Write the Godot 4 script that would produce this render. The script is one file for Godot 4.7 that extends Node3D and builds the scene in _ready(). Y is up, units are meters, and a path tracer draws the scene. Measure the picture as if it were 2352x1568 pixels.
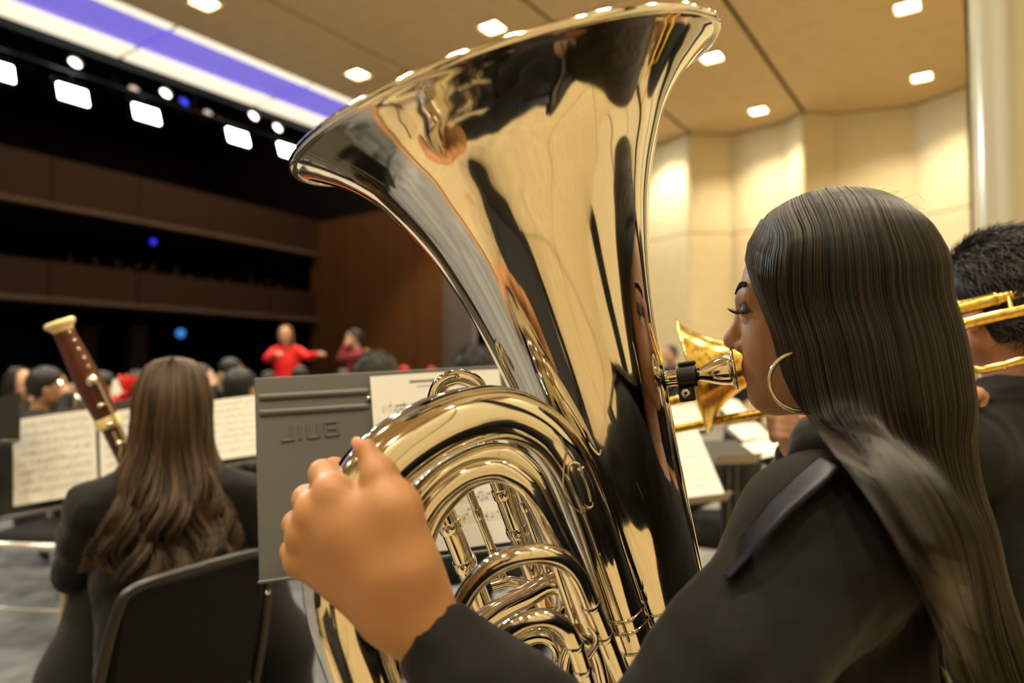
extends Node3D

const F := 1568.0
const CAM_Y := 1.27
var cam_xf := Transform3D()
var stage_basis := Basis(Vector3.UP, deg_to_rad(55.5))
var M := {}
var taken := {}

# ---------------------------------------------------------------- mesh building
class MB:
	var v := PackedVector3Array()
	var uv := PackedVector2Array()
	var c := PackedColorArray()
	var ix := PackedInt32Array()
	var col := Color(1, 1, 1)

	func vert(p: Vector3, t := Vector2.ZERO) -> int:
		v.append(p); uv.append(t); c.append(col)
		return v.size() - 1

	func tri(a: int, b: int, d: int) -> void:
		ix.append(a); ix.append(b); ix.append(d)

	func quad(a: int, b: int, d: int, e: int) -> void:
		tri(a, b, d); tri(a, d, e)

	func flat_poly(ps: Array) -> void:
		var s := v.size()
		for k in ps.size():
			vert(ps[k], Vector2(float(k == 1 or k == 2), float(k >= 2)))
		for k in range(1, ps.size() - 1):
			tri(s, s + k, s + k + 1)

	# rings of equal size, sharing vertices along and around
	func loft(rings: Array, closed := true, cap0 := false, cap1 := false) -> void:
		var m: int = rings[0].size()
		var s := v.size()
		for j in rings.size():
			var r = rings[j]
			for k in m:
				vert(r[k], Vector2(float(k) / m, float(j) / maxf(1.0, rings.size() - 1)))
		var e := m if closed else m - 1
		for j in rings.size() - 1:
			for k in e:
				var k2 := (k + 1) % m
				quad(s + j * m + k, s + (j + 1) * m + k, s + (j + 1) * m + k2, s + j * m + k2)
		if cap0:
			var mid := Vector3.ZERO
			for p in rings[0]: mid += p
			var o := vert(mid / m)
			var q := v.size()
			for p in rings[0]: vert(p)
			for k in m: tri(o, q + k, q + (k + 1) % m)
		if cap1:
			var mid := Vector3.ZERO
			for p in rings[-1]: mid += p
			var o := vert(mid / m)
			var q := v.size()
			for p in rings[-1]: vert(p)
			for k in m: tri(o, q + (k + 1) % m, q + k)

	func tube(ps: Array, rs: Array, sides := 10, caps := true) -> void:
		var rings := []
		var n := ps.size()
		var t0: Vector3 = (ps[1] - ps[0]).normalized()
		var up := Vector3.UP if absf(t0.y) < 0.9 else Vector3.RIGHT
		var x := t0.cross(up).normalized()
		for j in n:
			var t: Vector3 = (ps[mini(j + 1, n - 1)] - ps[maxi(j - 1, 0)]).normalized()
			x = (x - t * x.dot(t)).normalized()
			var y := t.cross(x)
			var r: float = rs[j] if rs.size() > 1 else rs[0]
			var ring := PackedVector3Array()
			for k in sides:
				var a := TAU * k / sides
				ring.append(ps[j] + (x * cos(a) + y * sin(a)) * r)
			rings.append(ring)
		loft(rings, true, caps, caps)

	func bar(a: Vector3, b: Vector3, r: float, sides := 8) -> void:
		tube([a, b], [r, r], sides)

	# profile of (radius, height along y of xf)
	func lathe(profile: Array, xf: Transform3D, seg := 24, caps := false) -> void:
		var rings := []
		for p in profile:
			var ring := PackedVector3Array()
			for k in seg:
				var a := -TAU * k / seg
				ring.append(xf * Vector3(cos(a) * p.x, p.y, sin(a) * p.x))
			rings.append(ring)
		loft(rings, true, caps, caps)

	func box(xf: Transform3D, size: Vector3, bev := 0.0) -> void:
		var h := size * 0.5
		var b := minf(bev, minf(h.x, minf(h.y, h.z)) * 0.9)
		var cs := {}
		for sx in [-1, 1]:
			for sy in [-1, 1]:
				for sz in [-1, 1]:
					var s := Vector3(sx, sy, sz)
					for ax in 3:
						var p := h * s
						for o in 3:
							if o != ax:
								p[o] -= b * s[o]
						cs[[sx, sy, sz, ax]] = xf * p
		for ax in 3:
			var u := (ax + 1) % 3
			var w := (ax + 2) % 3
			for s in [-1, 1]:
				var q := []
				for uw in [[-1, -1], [1, -1], [1, 1], [-1, 1]]:
					var k := [0, 0, 0]
					k[ax] = s; k[u] = uw[0]; k[w] = uw[1]
					q.append(cs[[k[0], k[1], k[2], ax]])
				if s > 0: q.reverse()
				flat_poly(q)
			if b > 0.0:
				for su in [-1, 1]:
					for sw in [-1, 1]:
						var q := []
						for e in [[-1, u], [1, u], [1, w], [-1, w]]:
							var k := [0, 0, 0]
							k[ax] = e[0]; k[u] = su; k[w] = sw
							q.append(cs[[k[0], k[1], k[2], e[1]]])
						if su * sw < 0: q.reverse()
						flat_poly(q)
		if b > 0.0:
			for sx in [-1, 1]:
				for sy in [-1, 1]:
					for sz in [-1, 1]:
						var q := [cs[[sx, sy, sz, 0]], cs[[sx, sy, sz, 1]], cs[[sx, sy, sz, 2]]]
						if sx * sy * sz > 0: q.reverse()
						flat_poly(q)

	func ball(p: Vector3, r: Vector3, bs := Basis(), seg := 16, rows := 10) -> void:
		var rings := []
		for j in rows + 1:
			var a := PI * (0.001 + 0.998 * j / rows)
			var ring := PackedVector3Array()
			for k in seg:
				var t := -TAU * k / seg
				ring.append(p + bs * (Vector3(sin(a) * cos(t), -cos(a), sin(a) * sin(t)) * r))
			rings.append(ring)
		loft(rings)

	func mesh(offset := Vector3.ZERO, colors := false) -> ArrayMesh:
		var n := PackedVector3Array()
		n.resize(v.size())
		for i in range(0, ix.size(), 3):
			var a := v[ix[i]]
			var nn := (v[ix[i + 2]] - a).cross(v[ix[i + 1]] - a)
			n[ix[i]] += nn
			n[ix[i + 1]] += nn
			n[ix[i + 2]] += nn
		for i in n.size():
			n[i] = n[i].normalized() if n[i].length_squared() > 0.0 else Vector3.UP
		var pts := v.duplicate()
		if offset != Vector3.ZERO:
			for i in pts.size(): pts[i] -= offset
		var arr := []
		arr.resize(Mesh.ARRAY_MAX)
		arr[Mesh.ARRAY_VERTEX] = pts
		arr[Mesh.ARRAY_NORMAL] = n
		arr[Mesh.ARRAY_TEX_UV] = uv
		if colors: arr[Mesh.ARRAY_COLOR] = c
		arr[Mesh.ARRAY_INDEX] = ix
		var m := ArrayMesh.new()
		m.add_surface_from_arrays(Mesh.PRIMITIVE_TRIANGLES, arr)
		return m

# ---------------------------------------------------------------- smooth bodies (surface nets)
class Blob:
	var A := PackedVector3Array()
	var B := PackedVector3Array()
	var ra := PackedFloat32Array()
	var rb := PackedFloat32Array()
	var sq: Array[Basis] = []      # per prim: transform into a space where it is round
	var flat := PackedByteArray()
	var cut := PackedByteArray()
	var kk := PackedFloat32Array()
	var k := 0.02

	func cap(a: Vector3, r1: float, b: Vector3, r2: float, kb := -1.0) -> void:
		A.append(a); B.append(b); ra.append(r1); rb.append(r2); sq.append(Basis()); flat.append(0); cut.append(0); kk.append(k if kb < 0 else kb)

	func chain(ps: Array, rs: Array, kb := -1.0) -> void:
		for j in ps.size() - 1:
			cap(ps[j], rs[j], ps[j + 1], rs[j + 1], kb)

	# ellipsoid: basis columns are its axes, r its half sizes
	func egg(p: Vector3, r: Vector3, bs := Basis(), kb := -1.0, carve := false) -> void:
		A.append(p); B.append(p)
		ra.append(minf(r.x, minf(r.y, r.z))); rb.append(maxf(r.x, maxf(r.y, r.z)))
		var inv := bs.orthonormalized().transposed()
		sq.append(Basis.from_scale(Vector3(1.0 / r.x, 1.0 / r.y, 1.0 / r.z)) * inv)
		flat.append(1); cut.append(1 if carve else 0); kk.append(k if kb < 0 else kb)

	func one(i: int, p: Vector3) -> float:
		if flat[i]:
			var q := sq[i] * (p - A[i])
			var l := q.length()
			if l < 0.0001: return -ra[i]
			var g := (sq[i].transposed() * q).length() / l
			return (l - 1.0) / g
		var ab := B[i] - A[i]
		var h := clampf((p - A[i]).dot(ab) / maxf(ab.length_squared(), 1e-9), 0.0, 1.0)
		return (p - A[i] - ab * h).length() - lerpf(ra[i], rb[i], h)

	func value(p: Vector3, list: PackedInt32Array) -> float:
		var d := 1.0
		for i in list:
			var e := one(i, p)
			var kq := kk[i]
			if cut[i]:
				var hq := maxf(kq - absf(d + e), 0.0) / kq
				d = maxf(d, -e) + hq * hq * kq * 0.25
			else:
				var h := maxf(kq - absf(d - e), 0.0) / kq
				d = minf(d, e) - h * h * kq * 0.25
		return d

	# paint: Callable(Vector3) -> Color or null;  clip: keep where clip(p) <= 0 is merged by max
	func mesh_into(mb: MB, cell: float, paint = null, clip = null) -> void:
		var lo := Vector3.ONE * 1e9
		var hi := -lo
		var n := A.size()
		for i in n:
			if cut[i]: continue
			var rr := maxf(ra[i], rb[i])
			for q in [A[i], B[i]]:
				lo = lo.min(q - Vector3.ONE * rr)
				hi = hi.max(q + Vector3.ONE * rr)
		lo -= Vector3.ONE * cell * 3
		hi += Vector3.ONE * cell * 3
		var dim := Vector3i(((hi - lo) / cell).ceil()) + Vector3i.ONE
		var nx := dim.x
		var nxy := dim.x * dim.y
		var val := PackedFloat32Array()
		val.resize(nxy * dim.z)
		val.fill(1.0)
		var all := PackedInt32Array(range(n))
		var bs := 6
		var half := bs * cell * 0.87
		for bz in range(0, dim.z, bs):
			for by in range(0, dim.y, bs):
				for bx in range(0, dim.x, bs):
					var mid := lo + (Vector3(bx, by, bz) + Vector3.ONE * (bs - 1) * 0.5) * cell
					var near := PackedInt32Array()
					var dmin := 1e9
					var ds := PackedFloat32Array()
					for i in n:
						var e := one(i, mid)
						ds.append(e)
						if not cut[i]: dmin = minf(dmin, e)
					for i in n:
						if (cut[i] and ds[i] < half * 1.6 + kk[i]) or (not cut[i] and ds[i] < dmin + 2.4 * half + kk[i]):
							near.append(i)
					var d0 := value(mid, near)
					if clip != null: d0 = maxf(d0, clip.call(mid))
					var margin := half * 1.25 + 0.006
					if d0 > margin: continue
					var deep := d0 < -margin
					for z in range(bz, mini(bz + bs, dim.z)):
						for y in range(by, mini(by + bs, dim.y)):
							for x in range(bx, mini(bx + bs, dim.x)):
								if deep:
									val[z * nxy + y * nx + x] = -1.0
								else:
									var p := lo + Vector3(x, y, z) * cell
									var d := value(p, near)
									if clip != null: d = maxf(d, clip.call(p))
									val[z * nxy + y * nx + x] = d
		var cellv := {}
		var offs := [0, 1, nx, nx + 1, nxy, nxy + 1, nxy + nx, nxy + nx + 1]
		var pos := [Vector3(0, 0, 0), Vector3(1, 0, 0), Vector3(0, 1, 0), Vector3(1, 1, 0), Vector3(0, 0, 1), Vector3(1, 0, 1), Vector3(0, 1, 1), Vector3(1, 1, 1)]
		var edges := [[0, 1], [2, 3], [4, 5], [6, 7], [0, 2], [1, 3], [4, 6], [5, 7], [0, 4], [1, 5], [2, 6], [3, 7]]
		var o1: int = offs[1]; var o2: int = offs[2]; var o3: int = offs[3]; var o4: int = offs[4]; var o5: int = offs[5]; var o6: int = offs[6]; var o7: int = offs[7]
		for z in dim.z - 1:
			for y in dim.y - 1:
				var row := z * nxy + y * nx
				for x in dim.x - 1:
					var b := row + x
					var s0 := val[b] < 0.0
					if s0 == (val[b + o1] < 0.0) and s0 == (val[b + o2] < 0.0) and s0 == (val[b + o3] < 0.0) and s0 == (val[b + o4] < 0.0) and s0 == (val[b + o5] < 0.0) and s0 == (val[b + o6] < 0.0) and s0 == (val[b + o7] < 0.0):
						continue
					var sum := Vector3.ZERO
					var cnt := 0
					for e in edges:
						var v0 := val[b + offs[e[0]]]
						var v1 := val[b + offs[e[1]]]
						if (v0 < 0.0) != (v1 < 0.0):
							sum += pos[e[0]].lerp(pos[e[1]], v0 / (v0 - v1))
							cnt += 1
					var p := lo + (Vector3(x, y, z) + sum / cnt) * cell
					if paint != null: mb.col = paint.call(p)
					cellv[b] = mb.vert(p)
		for b in cellv:
			var s0 := val[b] < 0.0
			for ax in 3:
				var o: int = [1, nx, nxy][ax]
				var s1 := val[b + o] < 0.0
				if s0 == s1: continue
				var u: int = [nx, nxy, 1][ax]
				var w: int = [nxy, 1, nx][ax]
				if not (cellv.has(b - u) and cellv.has(b - w) and cellv.has(b - u - w)): continue
				if s0: mb.quad(cellv[b], cellv[b - w], cellv[b - u - w], cellv[b - u])
				else: mb.quad(cellv[b], cellv[b - u], cellv[b - u - w], cellv[b - w])

# ---------------------------------------------------------------- placing and naming
func C(px: float, py: float, d: float) -> Vector3:      # a point seen at that pixel of the photograph, d metres in front of the lens
	return cam_xf * Vector3((px - 1176.0) / F * d, -(py - 784.0) / F * d, -d)

func S(a: float, r: float, y: float) -> Vector3:        # stage: a towards the audience, r along the stage, y up
	return stage_basis * Vector3(r, y, -a)

func sxf(a: float, r: float, y: float, turn := 0.0) -> Transform3D:
	return Transform3D(stage_basis * Basis(Vector3.UP, turn), S(a, r, y))

func crom(ps: Array, sub: int) -> Array:                 # Catmull-Rom through Vector4 (xyz and radius)
	var out := []
	for j in ps.size() - 1:
		var p0: Vector4 = ps[maxi(j - 1, 0)]
		var p1: Vector4 = ps[j]
		var p2: Vector4 = ps[j + 1]
		var p3: Vector4 = ps[mini(j + 2, ps.size() - 1)]
		for s in sub:
			var t := float(s) / sub
			out.append(0.5 * (2.0 * p1 + (p2 - p0) * t + (2.0 * p0 - 5.0 * p1 + 4.0 * p2 - p3) * t * t + (3.0 * p1 - p0 - 3.0 * p2 + p3) * t * t * t))
	out.append(ps[-1])
	return out

func px_tube(mb: MB, list: Array, sub := 6, sides := 16, caps := true) -> void:   # list of [px, py, depth, radius]
	var q := []
	for e in list:
		var p := C(e[0], e[1], e[2])
		q.append(Vector4(p.x, p.y, p.z, e[3]))
	v4_tube(mb, crom(q, sub), sides, caps)

func v4_tube(mb: MB, q: Array, sides := 16, caps := true) -> void:
	var ps := []
	var rs := []
	for e in q:
		ps.append(Vector3(e.x, e.y, e.z))
		rs.append(e.w)
	mb.tube(ps, rs, sides, caps)

func along(a: Vector3, b: Vector3) -> Transform3D:       # y axis from a to b
	var y := (b - a).normalized()
	var x := y.cross(Vector3(0.31, 0.2, 0.93)).normalized()
	return Transform3D(Basis(x, y, x.cross(y)), a)

func numbered(called: String) -> String:
	if not taken.has(called):
		taken[called] = 0
		return called
	taken[called] += 1
	return "%s_%03d" % [called, taken[called]]

func thing(called: String, label: String, category: String, at := Vector3.ZERO, group := "", bs := Basis()) -> Node3D:
	var o := Node3D.new()
	o.name = numbered(called)
	add_child(o)
	o.transform = Transform3D(bs, at)
	return tag(o, label, category, group)

func tag(o: Node3D, label: String, category: String, group := "") -> Node3D:
	o.set_meta("label", label)
	o.set_meta("category", category)
	if group: o.set_meta("group", group)
	return o

func part(parent: Node3D, called: String, mesh: Mesh, m: Material, label := "") -> MeshInstance3D:
	var o := MeshInstance3D.new()
	o.name = numbered(called) if parent == self else called
	o.mesh = mesh
	o.material_override = m
	parent.add_child(o, true)
	if label: o.set_meta("label", label)
	return o

# a part given in world coordinates under a thing that stands at its base
func wpart(parent: Node3D, called: String, mb: MB, m: Material, label := "", colors := false) -> MeshInstance3D:
	var base := parent
	var off := Vector3.ZERO
	while base != self and base is Node3D and base != null:
		off += base.position
		base = base.get_parent()
	return part(parent, called, mb.mesh(off, colors), m, label)

func struct(called: String, mb: MB, m: Material) -> MeshInstance3D:
	var o := part(self, called, mb.mesh(), m)
	o.set_meta("kind", "structure")
	return o

func copy(o: Node3D, label: String, group := "") -> Node3D:
	var base := o.name.rstrip("0123456789").rstrip("_")
	var d: Node3D = o.duplicate()
	d.name = numbered(base)
	add_child(d)
	d.set_meta("label", label)
	if group: d.set_meta("group", group)
	return d

# ---------------------------------------------------------------- materials
func noise_tex(f: float, ramp: Array, seed_: int, size := 512, octaves := 4, kind := FastNoiseLite.TYPE_SIMPLEX_SMOOTH, normal := false) -> NoiseTexture2D:
	var n := FastNoiseLite.new()
	n.seed = seed_
	n.noise_type = kind
	n.frequency = f
	n.fractal_octaves = octaves
	var t := NoiseTexture2D.new()
	t.width = size
	t.height = size
	t.seamless = true
	t.noise = n
	if normal:
		t.as_normal_map = true
		t.bump_strength = 3.0
	elif ramp:
		var g := Gradient.new()
		g.offsets = PackedFloat32Array(range(ramp.size()).map(func(i): return float(i) / (ramp.size() - 1)))
		g.colors = PackedColorArray(ramp)
		t.color_ramp = g
	return t

func mat(called: String, col: Color, rough := 0.6, metal := 0.0, spec := 0.5) -> StandardMaterial3D:
	var m := StandardMaterial3D.new()
	m.resource_name = called
	m.albedo_color = col
	m.roughness = rough
	m.metallic = metal
	m.metallic_specular = spec
	M[called] = m
	return m

func glow(called: String, col: Color, e: float) -> StandardMaterial3D:
	var m := mat(called, Color(0.9, 0.9, 0.9), 0.5)
	m.emission_enabled = true
	m.emission = col
	m.emission_energy_multiplier = e
	return m

func tex(m: StandardMaterial3D, t: Texture2D, scale: Vector3, world := true) -> StandardMaterial3D:
	m.albedo_texture = t
	m.uv1_triplanar = true
	m.uv1_world_triplanar = world
	m.uv1_scale = scale
	return m

# ---------------------------------------------------------------- the scene
func _ready() -> void:
	# camera, sky, exposure
	cam_xf = Transform3D(Basis(Vector3.RIGHT, atan(56.0 / F)), Vector3(0, CAM_Y, 0))
	var cam := Camera3D.new()
	cam.name = "camera"
	add_child(cam)
	cam.transform = cam_xf
	var attr := CameraAttributesPhysical.new()
	attr.frustum_focal_length = 24.0
	attr.frustum_focus_distance = 0.74
	attr.frustum_near = 0.05
	attr.frustum_far = 200.0
	attr.exposure_aperture = 2.8
	cam.attributes = attr
	cam.projection = Camera3D.PROJECTION_FRUSTUM
	cam.near = 0.05
	cam.far = 200.0
	cam.size = 0.05 * 1568.0 / F
	var env := Environment.new()
	env.background_mode = Environment.BG_COLOR
	env.background_color = Color(0, 0, 0)
	env.tonemap_mode = Environment.TONE_MAPPER_LINEAR
	env.tonemap_exposure = 1.2
	env.sdfgi_enabled = true
	env.ssao_enabled = true
	env.ssil_enabled = true
	var we := WorldEnvironment.new()
	we.name = "environment"
	we.environment = env
	add_child(we)
	materials()
	setting()
	stage_lights()
	tuba()
	tuba_player()
	trombone()
	trombone_player()
	bassoon_group()
	stands()
	orchestra()
	audience()

func at_height(px: float, py: float, y: float) -> Vector3:
	var d := (C(px, py, 1.0) - cam_xf.origin)
	return cam_xf.origin + d * ((y - CAM_Y) / d.y)

func materials() -> void:
	tex(mat("shell", Color(1, 1, 1), 0.62), noise_tex(0.012, [Color(0.785, 0.725, 0.575), Color(0.825, 0.765, 0.615)], 3), Vector3.ONE * 0.6)
	tex(mat("ceiling_paint", Color(1, 1, 1), 0.7), noise_tex(0.01, [Color(0.80, 0.69, 0.51), Color(0.84, 0.73, 0.545)], 4), Vector3.ONE * 0.5)
	mat("black_void", Color(0.02, 0.02, 0.02), 0.9)
	mat("black_cloth", Color(0.014, 0.014, 0.014), 0.95)
	tex(mat("floor_vinyl", Color(1, 1, 1), 0.32), noise_tex(0.01, [Color(0.27, 0.285, 0.31), Color(0.36, 0.375, 0.40), Color(0.42, 0.435, 0.46)], 5, 512, 5), Vector3.ONE * 0.7)
	tex(mat("riser_top", Color(1, 1, 1), 0.55), noise_tex(0.02, [Color(0.56, 0.50, 0.375), Color(0.63, 0.565, 0.43)], 6), Vector3.ONE * 0.7)
	var wood_ramp := [Color(0.42, 0.30, 0.18), Color(0.54, 0.39, 0.235), Color(0.47, 0.34, 0.20), Color(0.60, 0.44, 0.275)]
	var wt := noise_tex(0.02, wood_ramp, 7, 512, 5)
	tex(mat("house_wood", Color(1, 1, 1), 0.5), wt, Vector3(1.6, 0.12, 1.6))
	tex(mat("riser_wood", Color(1, 1, 1), 0.5), noise_tex(0.02, [Color(0.5, 0.34, 0.18), Color(0.6, 0.43, 0.25)], 8), Vector3(0.4, 3, 3))
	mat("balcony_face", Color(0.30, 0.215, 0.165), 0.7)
	mat("balcony_trim", Color(0.55, 0.48, 0.42), 0.6)
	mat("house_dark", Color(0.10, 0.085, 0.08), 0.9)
	mat("house_seat", Color(0.10, 0.035, 0.035), 0.9)
	mat("column_paint", Color(0.30, 0.26, 0.22), 0.8)
	mat("grey_paint", Color(0.66, 0.65, 0.67), 0.7)
	mat("white_paint", Color(0.9, 0.88, 0.84), 0.6)
	mat("pillar_gloss", Color(0.66, 0.63, 0.54), 0.25)
	mat("lamp_frame", Color(0.85, 0.78, 0.62), 0.4)
	glow("downlight_lens", Color(1.0, 0.93, 0.74), 16.0)
	glow("flood_lens", Color(0.92, 1.0, 0.98), 14.0)
	glow("par_lens", Color(1.0, 0.94, 0.88), 6.0)
	glow("par_dim", Color(1.0, 0.86, 0.78), 0.9)
	glow("par_blue", Color(0.08, 0.10, 1.0), 0.9)
	glow("led_blue", Color(0.22, 0.17, 0.86), 0.72)
	glow("led_white", Color(1.0, 0.94, 0.84), 0.85)
	glow("cyan_sign", Color(0.05, 0.55, 0.9), 0.7)
	mat("black_metal", Color(0.035, 0.035, 0.035), 0.38, 0.0, 0.5)
	mat("chrome", Color(0.80, 0.80, 0.80), 0.18, 1.0)
	mat("brass_clear", Color(0.88, 0.77, 0.43), 0.16, 1.0)
	# nickel silver with faint wiping marks
	var sm := mat("silver", Color(0.88, 0.855, 0.80), 0.05, 1.0)
	sm.roughness_texture = noise_tex(0.006, [Color(0.55, 0.55, 0.55), Color(0.75, 0.75, 0.75), Color(1, 1, 1)], 11, 512, 4)
	sm.roughness_texture_channel = BaseMaterial3D.TEXTURE_CHANNEL_RED
	sm.uv1_triplanar = true
	sm.uv1_world_triplanar = true
	sm.uv1_scale = Vector3.ONE * 5.0
	sm.roughness = 0.085
	var sk := mat("skin", Color(1, 1, 1), 0.5, 0.0, 0.4)
	sk.vertex_color_use_as_albedo = true
	sk.subsurf_scatter_enabled = true
	sk.subsurf_scatter_strength = 0.08
	var hr := mat("hair", Color(1, 1, 1), 0.46, 0.0, 0.38)
	hr.vertex_color_use_as_albedo = true
	var bl := tex(mat("blazer", Color(1, 1, 1), 0.85, 0.0, 0.35), noise_tex(0.05, [Color(0.02, 0.02, 0.021), Color(0.042, 0.041, 0.041)], 12, 512, 3), Vector3.ONE * 9.0)
	bl.rim_enabled = true
	bl.rim = 0.1
	mat("navy_satin", Color(0.06, 0.085, 0.165), 0.42)
	mat("sequins", Color(0.06, 0.06, 0.065), 0.3)

func light_spot(o: Node3D, called: String, at: Vector3, to: Vector3, angle: float, e: float, col: Color, size: float, soft := 0.5) -> void:
	var l := SpotLight3D.new()
	l.name = called
	o.add_child(l, true)
	var up := Vector3.UP if absf((to - at).normalized().y) < 0.95 else Vector3.RIGHT
	l.look_at_from_position(Vector3.ZERO, to - at, up)
	l.position = at - o.position
	l.spot_angle = angle
	l.spot_angle_attenuation = soft
	l.spot_range = 60.0
	l.spot_attenuation = 2.0
	l.light_energy = e
	l.light_color = col
	l.light_size = size
	l.shadow_enabled = true

func sbox(mb: MB, a0: float, a1: float, r0: float, r1: float, y0: float, y1: float, bev := 0.0) -> void:
	mb.box(sxf((a0 + a1) * 0.5, (r0 + r1) * 0.5, (y0 + y1) * 0.5), Vector3(absf(r1 - r0), absf(y1 - y0), absf(a1 - a0)), bev)

func struct_root(called: String) -> Node3D:
	var o := Node3D.new()
	o.name = called
	add_child(o)
	o.set_meta("kind", "structure")
	return o

const TOP := 6.27    # underside of the shell's ceiling
func setting() -> void:
	var mb := MB.new()
	sbox(mb, -3.4, 11.8, -5.6, 21.5, -0.2, 0.0)
	struct("floor", mb, M.floor_vinyl)
	mb = MB.new()
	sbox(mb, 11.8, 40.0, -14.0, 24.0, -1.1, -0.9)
	struct("floor_house", mb, M.house_dark)
	# the platform on which the low brass sits
	var riser := struct_root("floor_riser")
	for i in 8:
		for j in 2:
			mb = MB.new()
			sbox(mb, -3.2 + j * 2.15, -3.2 + j * 2.15 + 2.14, -5.0 + i * 2.25, -5.0 + i * 2.25 + 2.235, 0.0, 0.135, 0.005)
			part(riser, "platform", mb.mesh(), M.riser_top)
	mb = MB.new()
	sbox(mb, 1.10, 1.16, -5.0, 13.0, 0.0, 0.15, 0.006)
	part(riser, "edge_board", mb.mesh(), M.riser_wood)
	# the photographer's black case on the platform, mirrored by the bell
	var kit := thing("equipment_case", "black equipment case standing on the platform beside the photographer", "case", Vector3(-0.46, 0.135, 0.10))
	mb = MB.new()
	mb.box(Transform3D(Basis(Vector3.UP, 0.4), Vector3(-0.46, 0.135 + 0.21, 0.10)), Vector3(0.50, 0.40, 0.42), 0.02)
	wpart(kit, "body", mb, M.black_cloth)
	mb = MB.new()
	mb.box(Transform3D(Basis(Vector3.UP, 0.4), Vector3(-0.46, 0.135 + 0.425, 0.10)), Vector3(0.51, 0.03, 0.43), 0.01)
	wpart(kit, "lid", mb, M.black_cloth)
	mb = MB.new()
	mb.tube([Vector3(-0.55, 0.57, 0.12), Vector3(-0.54, 0.61, 0.12), Vector3(-0.38, 0.61, 0.08), Vector3(-0.37, 0.57, 0.08)], [0.01], 8)
	wpart(kit, "handle", mb, M.black_metal)
	# shell, right side: folded panels
	var pts := [[10.3, 14.75], [9.0, 14.75], [7.95, 14.1], [6.52, 14.73], [5.1, 14.1], [4.4, 14.74], [3.23, 14.6], [2.82, 14.18], [2.34, 14.64], [0.97, 15.05], [0.11, 14.55]]
	var wall := struct_root("wall_right")
	for i in pts.size() - 1:
		mb = MB.new()
		wall_panel(mb, pts[i], pts[i + 1], 0.0, 4.1, 0.06, 0.012)
		part(wall, "panel", mb.mesh(), M.shell)
		mb = MB.new()
		wall_panel(mb, pts[i], pts[i + 1], 4.115, TOP - 0.02, 0.06, 0.012)
		part(wall, "panel", mb.mesh(), M.shell)
	mb = MB.new()
	sbox(mb, -3.6, 11.6, 15.5, 15.7, 0.0, 8.0)
	part(wall, "backing", mb.mesh(), M.black_void)
	# shell, back and left: outside the frame, mirrored by the tuba
	wall = struct_root("wall_back")
	var r := -5.0
	var k := 0
	while r < 13.6:
		mb = MB.new()
		wall_panel(mb, [-3.0 + (0.35 if k % 2 else 0.0), r + 0.03], [-3.0 + (0.0 if k % 2 else 0.35), r + 1.5 - (0.03 if k % 3 else 0.40)], 0.0, TOP - 0.02, 0.06, 0.012)
		part(wall, "panel", mb.mesh(), M.shell)
		r += 1.5
		k += 1
	mb = MB.new()
	sbox(mb, -3.5, -3.3, -5.6, 15.7, 0.0, 8.0)
	part(wall, "backing", mb.mesh(), M.black_void)
	wall = struct_root("wall_left")
	var a := -2.6
	k = 0
	while a < 10.0:
		mb = MB.new()
		wall_panel(mb, [a + 0.02, -5.0 + (0.3 if k % 2 else 0.0)], [a + 1.38, -5.0 + (0.0 if k % 2 else 0.3)], 0.0, TOP - 0.02, 0.06, 0.012)
		part(wall, "panel", mb.mesh(), M.shell)
		a += 1.4
		k += 1
	mb = MB.new()
	sbox(mb, -3.6, 11.6, -5.6, -5.4, 0.0, 8.0)
	part(wall, "backing", mb.mesh(), M.black_void)
	# the rounded tower post at the end of the back wall
	mb = MB.new()
	var prof := []
	var rings := []
	var base := C(2352.0, 784.0, 4.4)
	base.y = 0.0
	for y in [0.135, 2.0, 4.0, TOP + 0.3]:
		var ring := PackedVector3Array()
		for j in 40:
			var t := TAU * j / 40.0
			var rr := 0.245 + 0.012 * cos(8.0 * t)
			ring.append(base + Vector3(cos(t) * rr, y, -sin(t) * rr))
		rings.append(ring)
	rings.reverse()
	mb.loft(rings, true, true, true)
	struct("wall_column", mb, M.pillar_gloss)
	# ceiling panels with open joints and a dark roof above
	var ce := struct_root("ceiling")
	var seams := [9.72, 7.95, 5.07, 2.80, 0.06, -3.1]
	for i in seams.size() - 1:
		for rr in [[-5.2, 1.6], [1.62, 8.4], [8.42, 15.6]]:
			mb = MB.new()
			sbox(mb, seams[i + 1] + 0.035, seams[i] - 0.035, rr[0], rr[1], TOP, TOP + 0.06, 0.012)
			part(ce, "panel", mb.mesh(), M.ceiling_paint)
	mb = MB.new()
	sbox(mb, -3.5, 11.6, -5.6, 15.7, 7.6, 7.8)
	part(ce, "roof", mb.mesh(), M.black_void)
	# lit slot at the front of the shell
	var slot := struct_root("trim_1")
	mb = MB.new()
	sbox(mb, 11.44, 11.62, -5.6, 21.5, TOP - 0.06, 8.0)
	part(slot, "header", mb.mesh(), M.black_cloth)
	for i in 8:
		var r0 := -4.6 + i * 2.5
		var o := thing("led_panel", "blue lit ceiling panel in the slot above the stage front, number %d from the left" % (i + 1), "ceiling light", S(10.4, r0 + 1.25, TOP + 0.03), "blue lit panels in the ceiling slot")
		o.set_meta("label", ["blue glowing ceiling slot panel beyond the left edge of the picture", "blue glowing slot panel left of the stage floodlights", "blue glowing slot panel at the top left corner", "blue glowing slot panel above the leftmost white floodlight", "blue glowing slot panel above the middle floodlights", "blue glowing slot panel touching the tuba bell's left rim", "blue glowing slot panel hidden behind the tuba bell", "blue glowing slot panel at the far right end"][i])
		mb = MB.new()
		sbox(mb, 9.93, 10.88, r0 + 0.01, r0 + 2.48, TOP + 0.03, TOP + 0.06)
		wpart(o, "diffuser", mb, M.led_blue)
		mb = MB.new()
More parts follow.
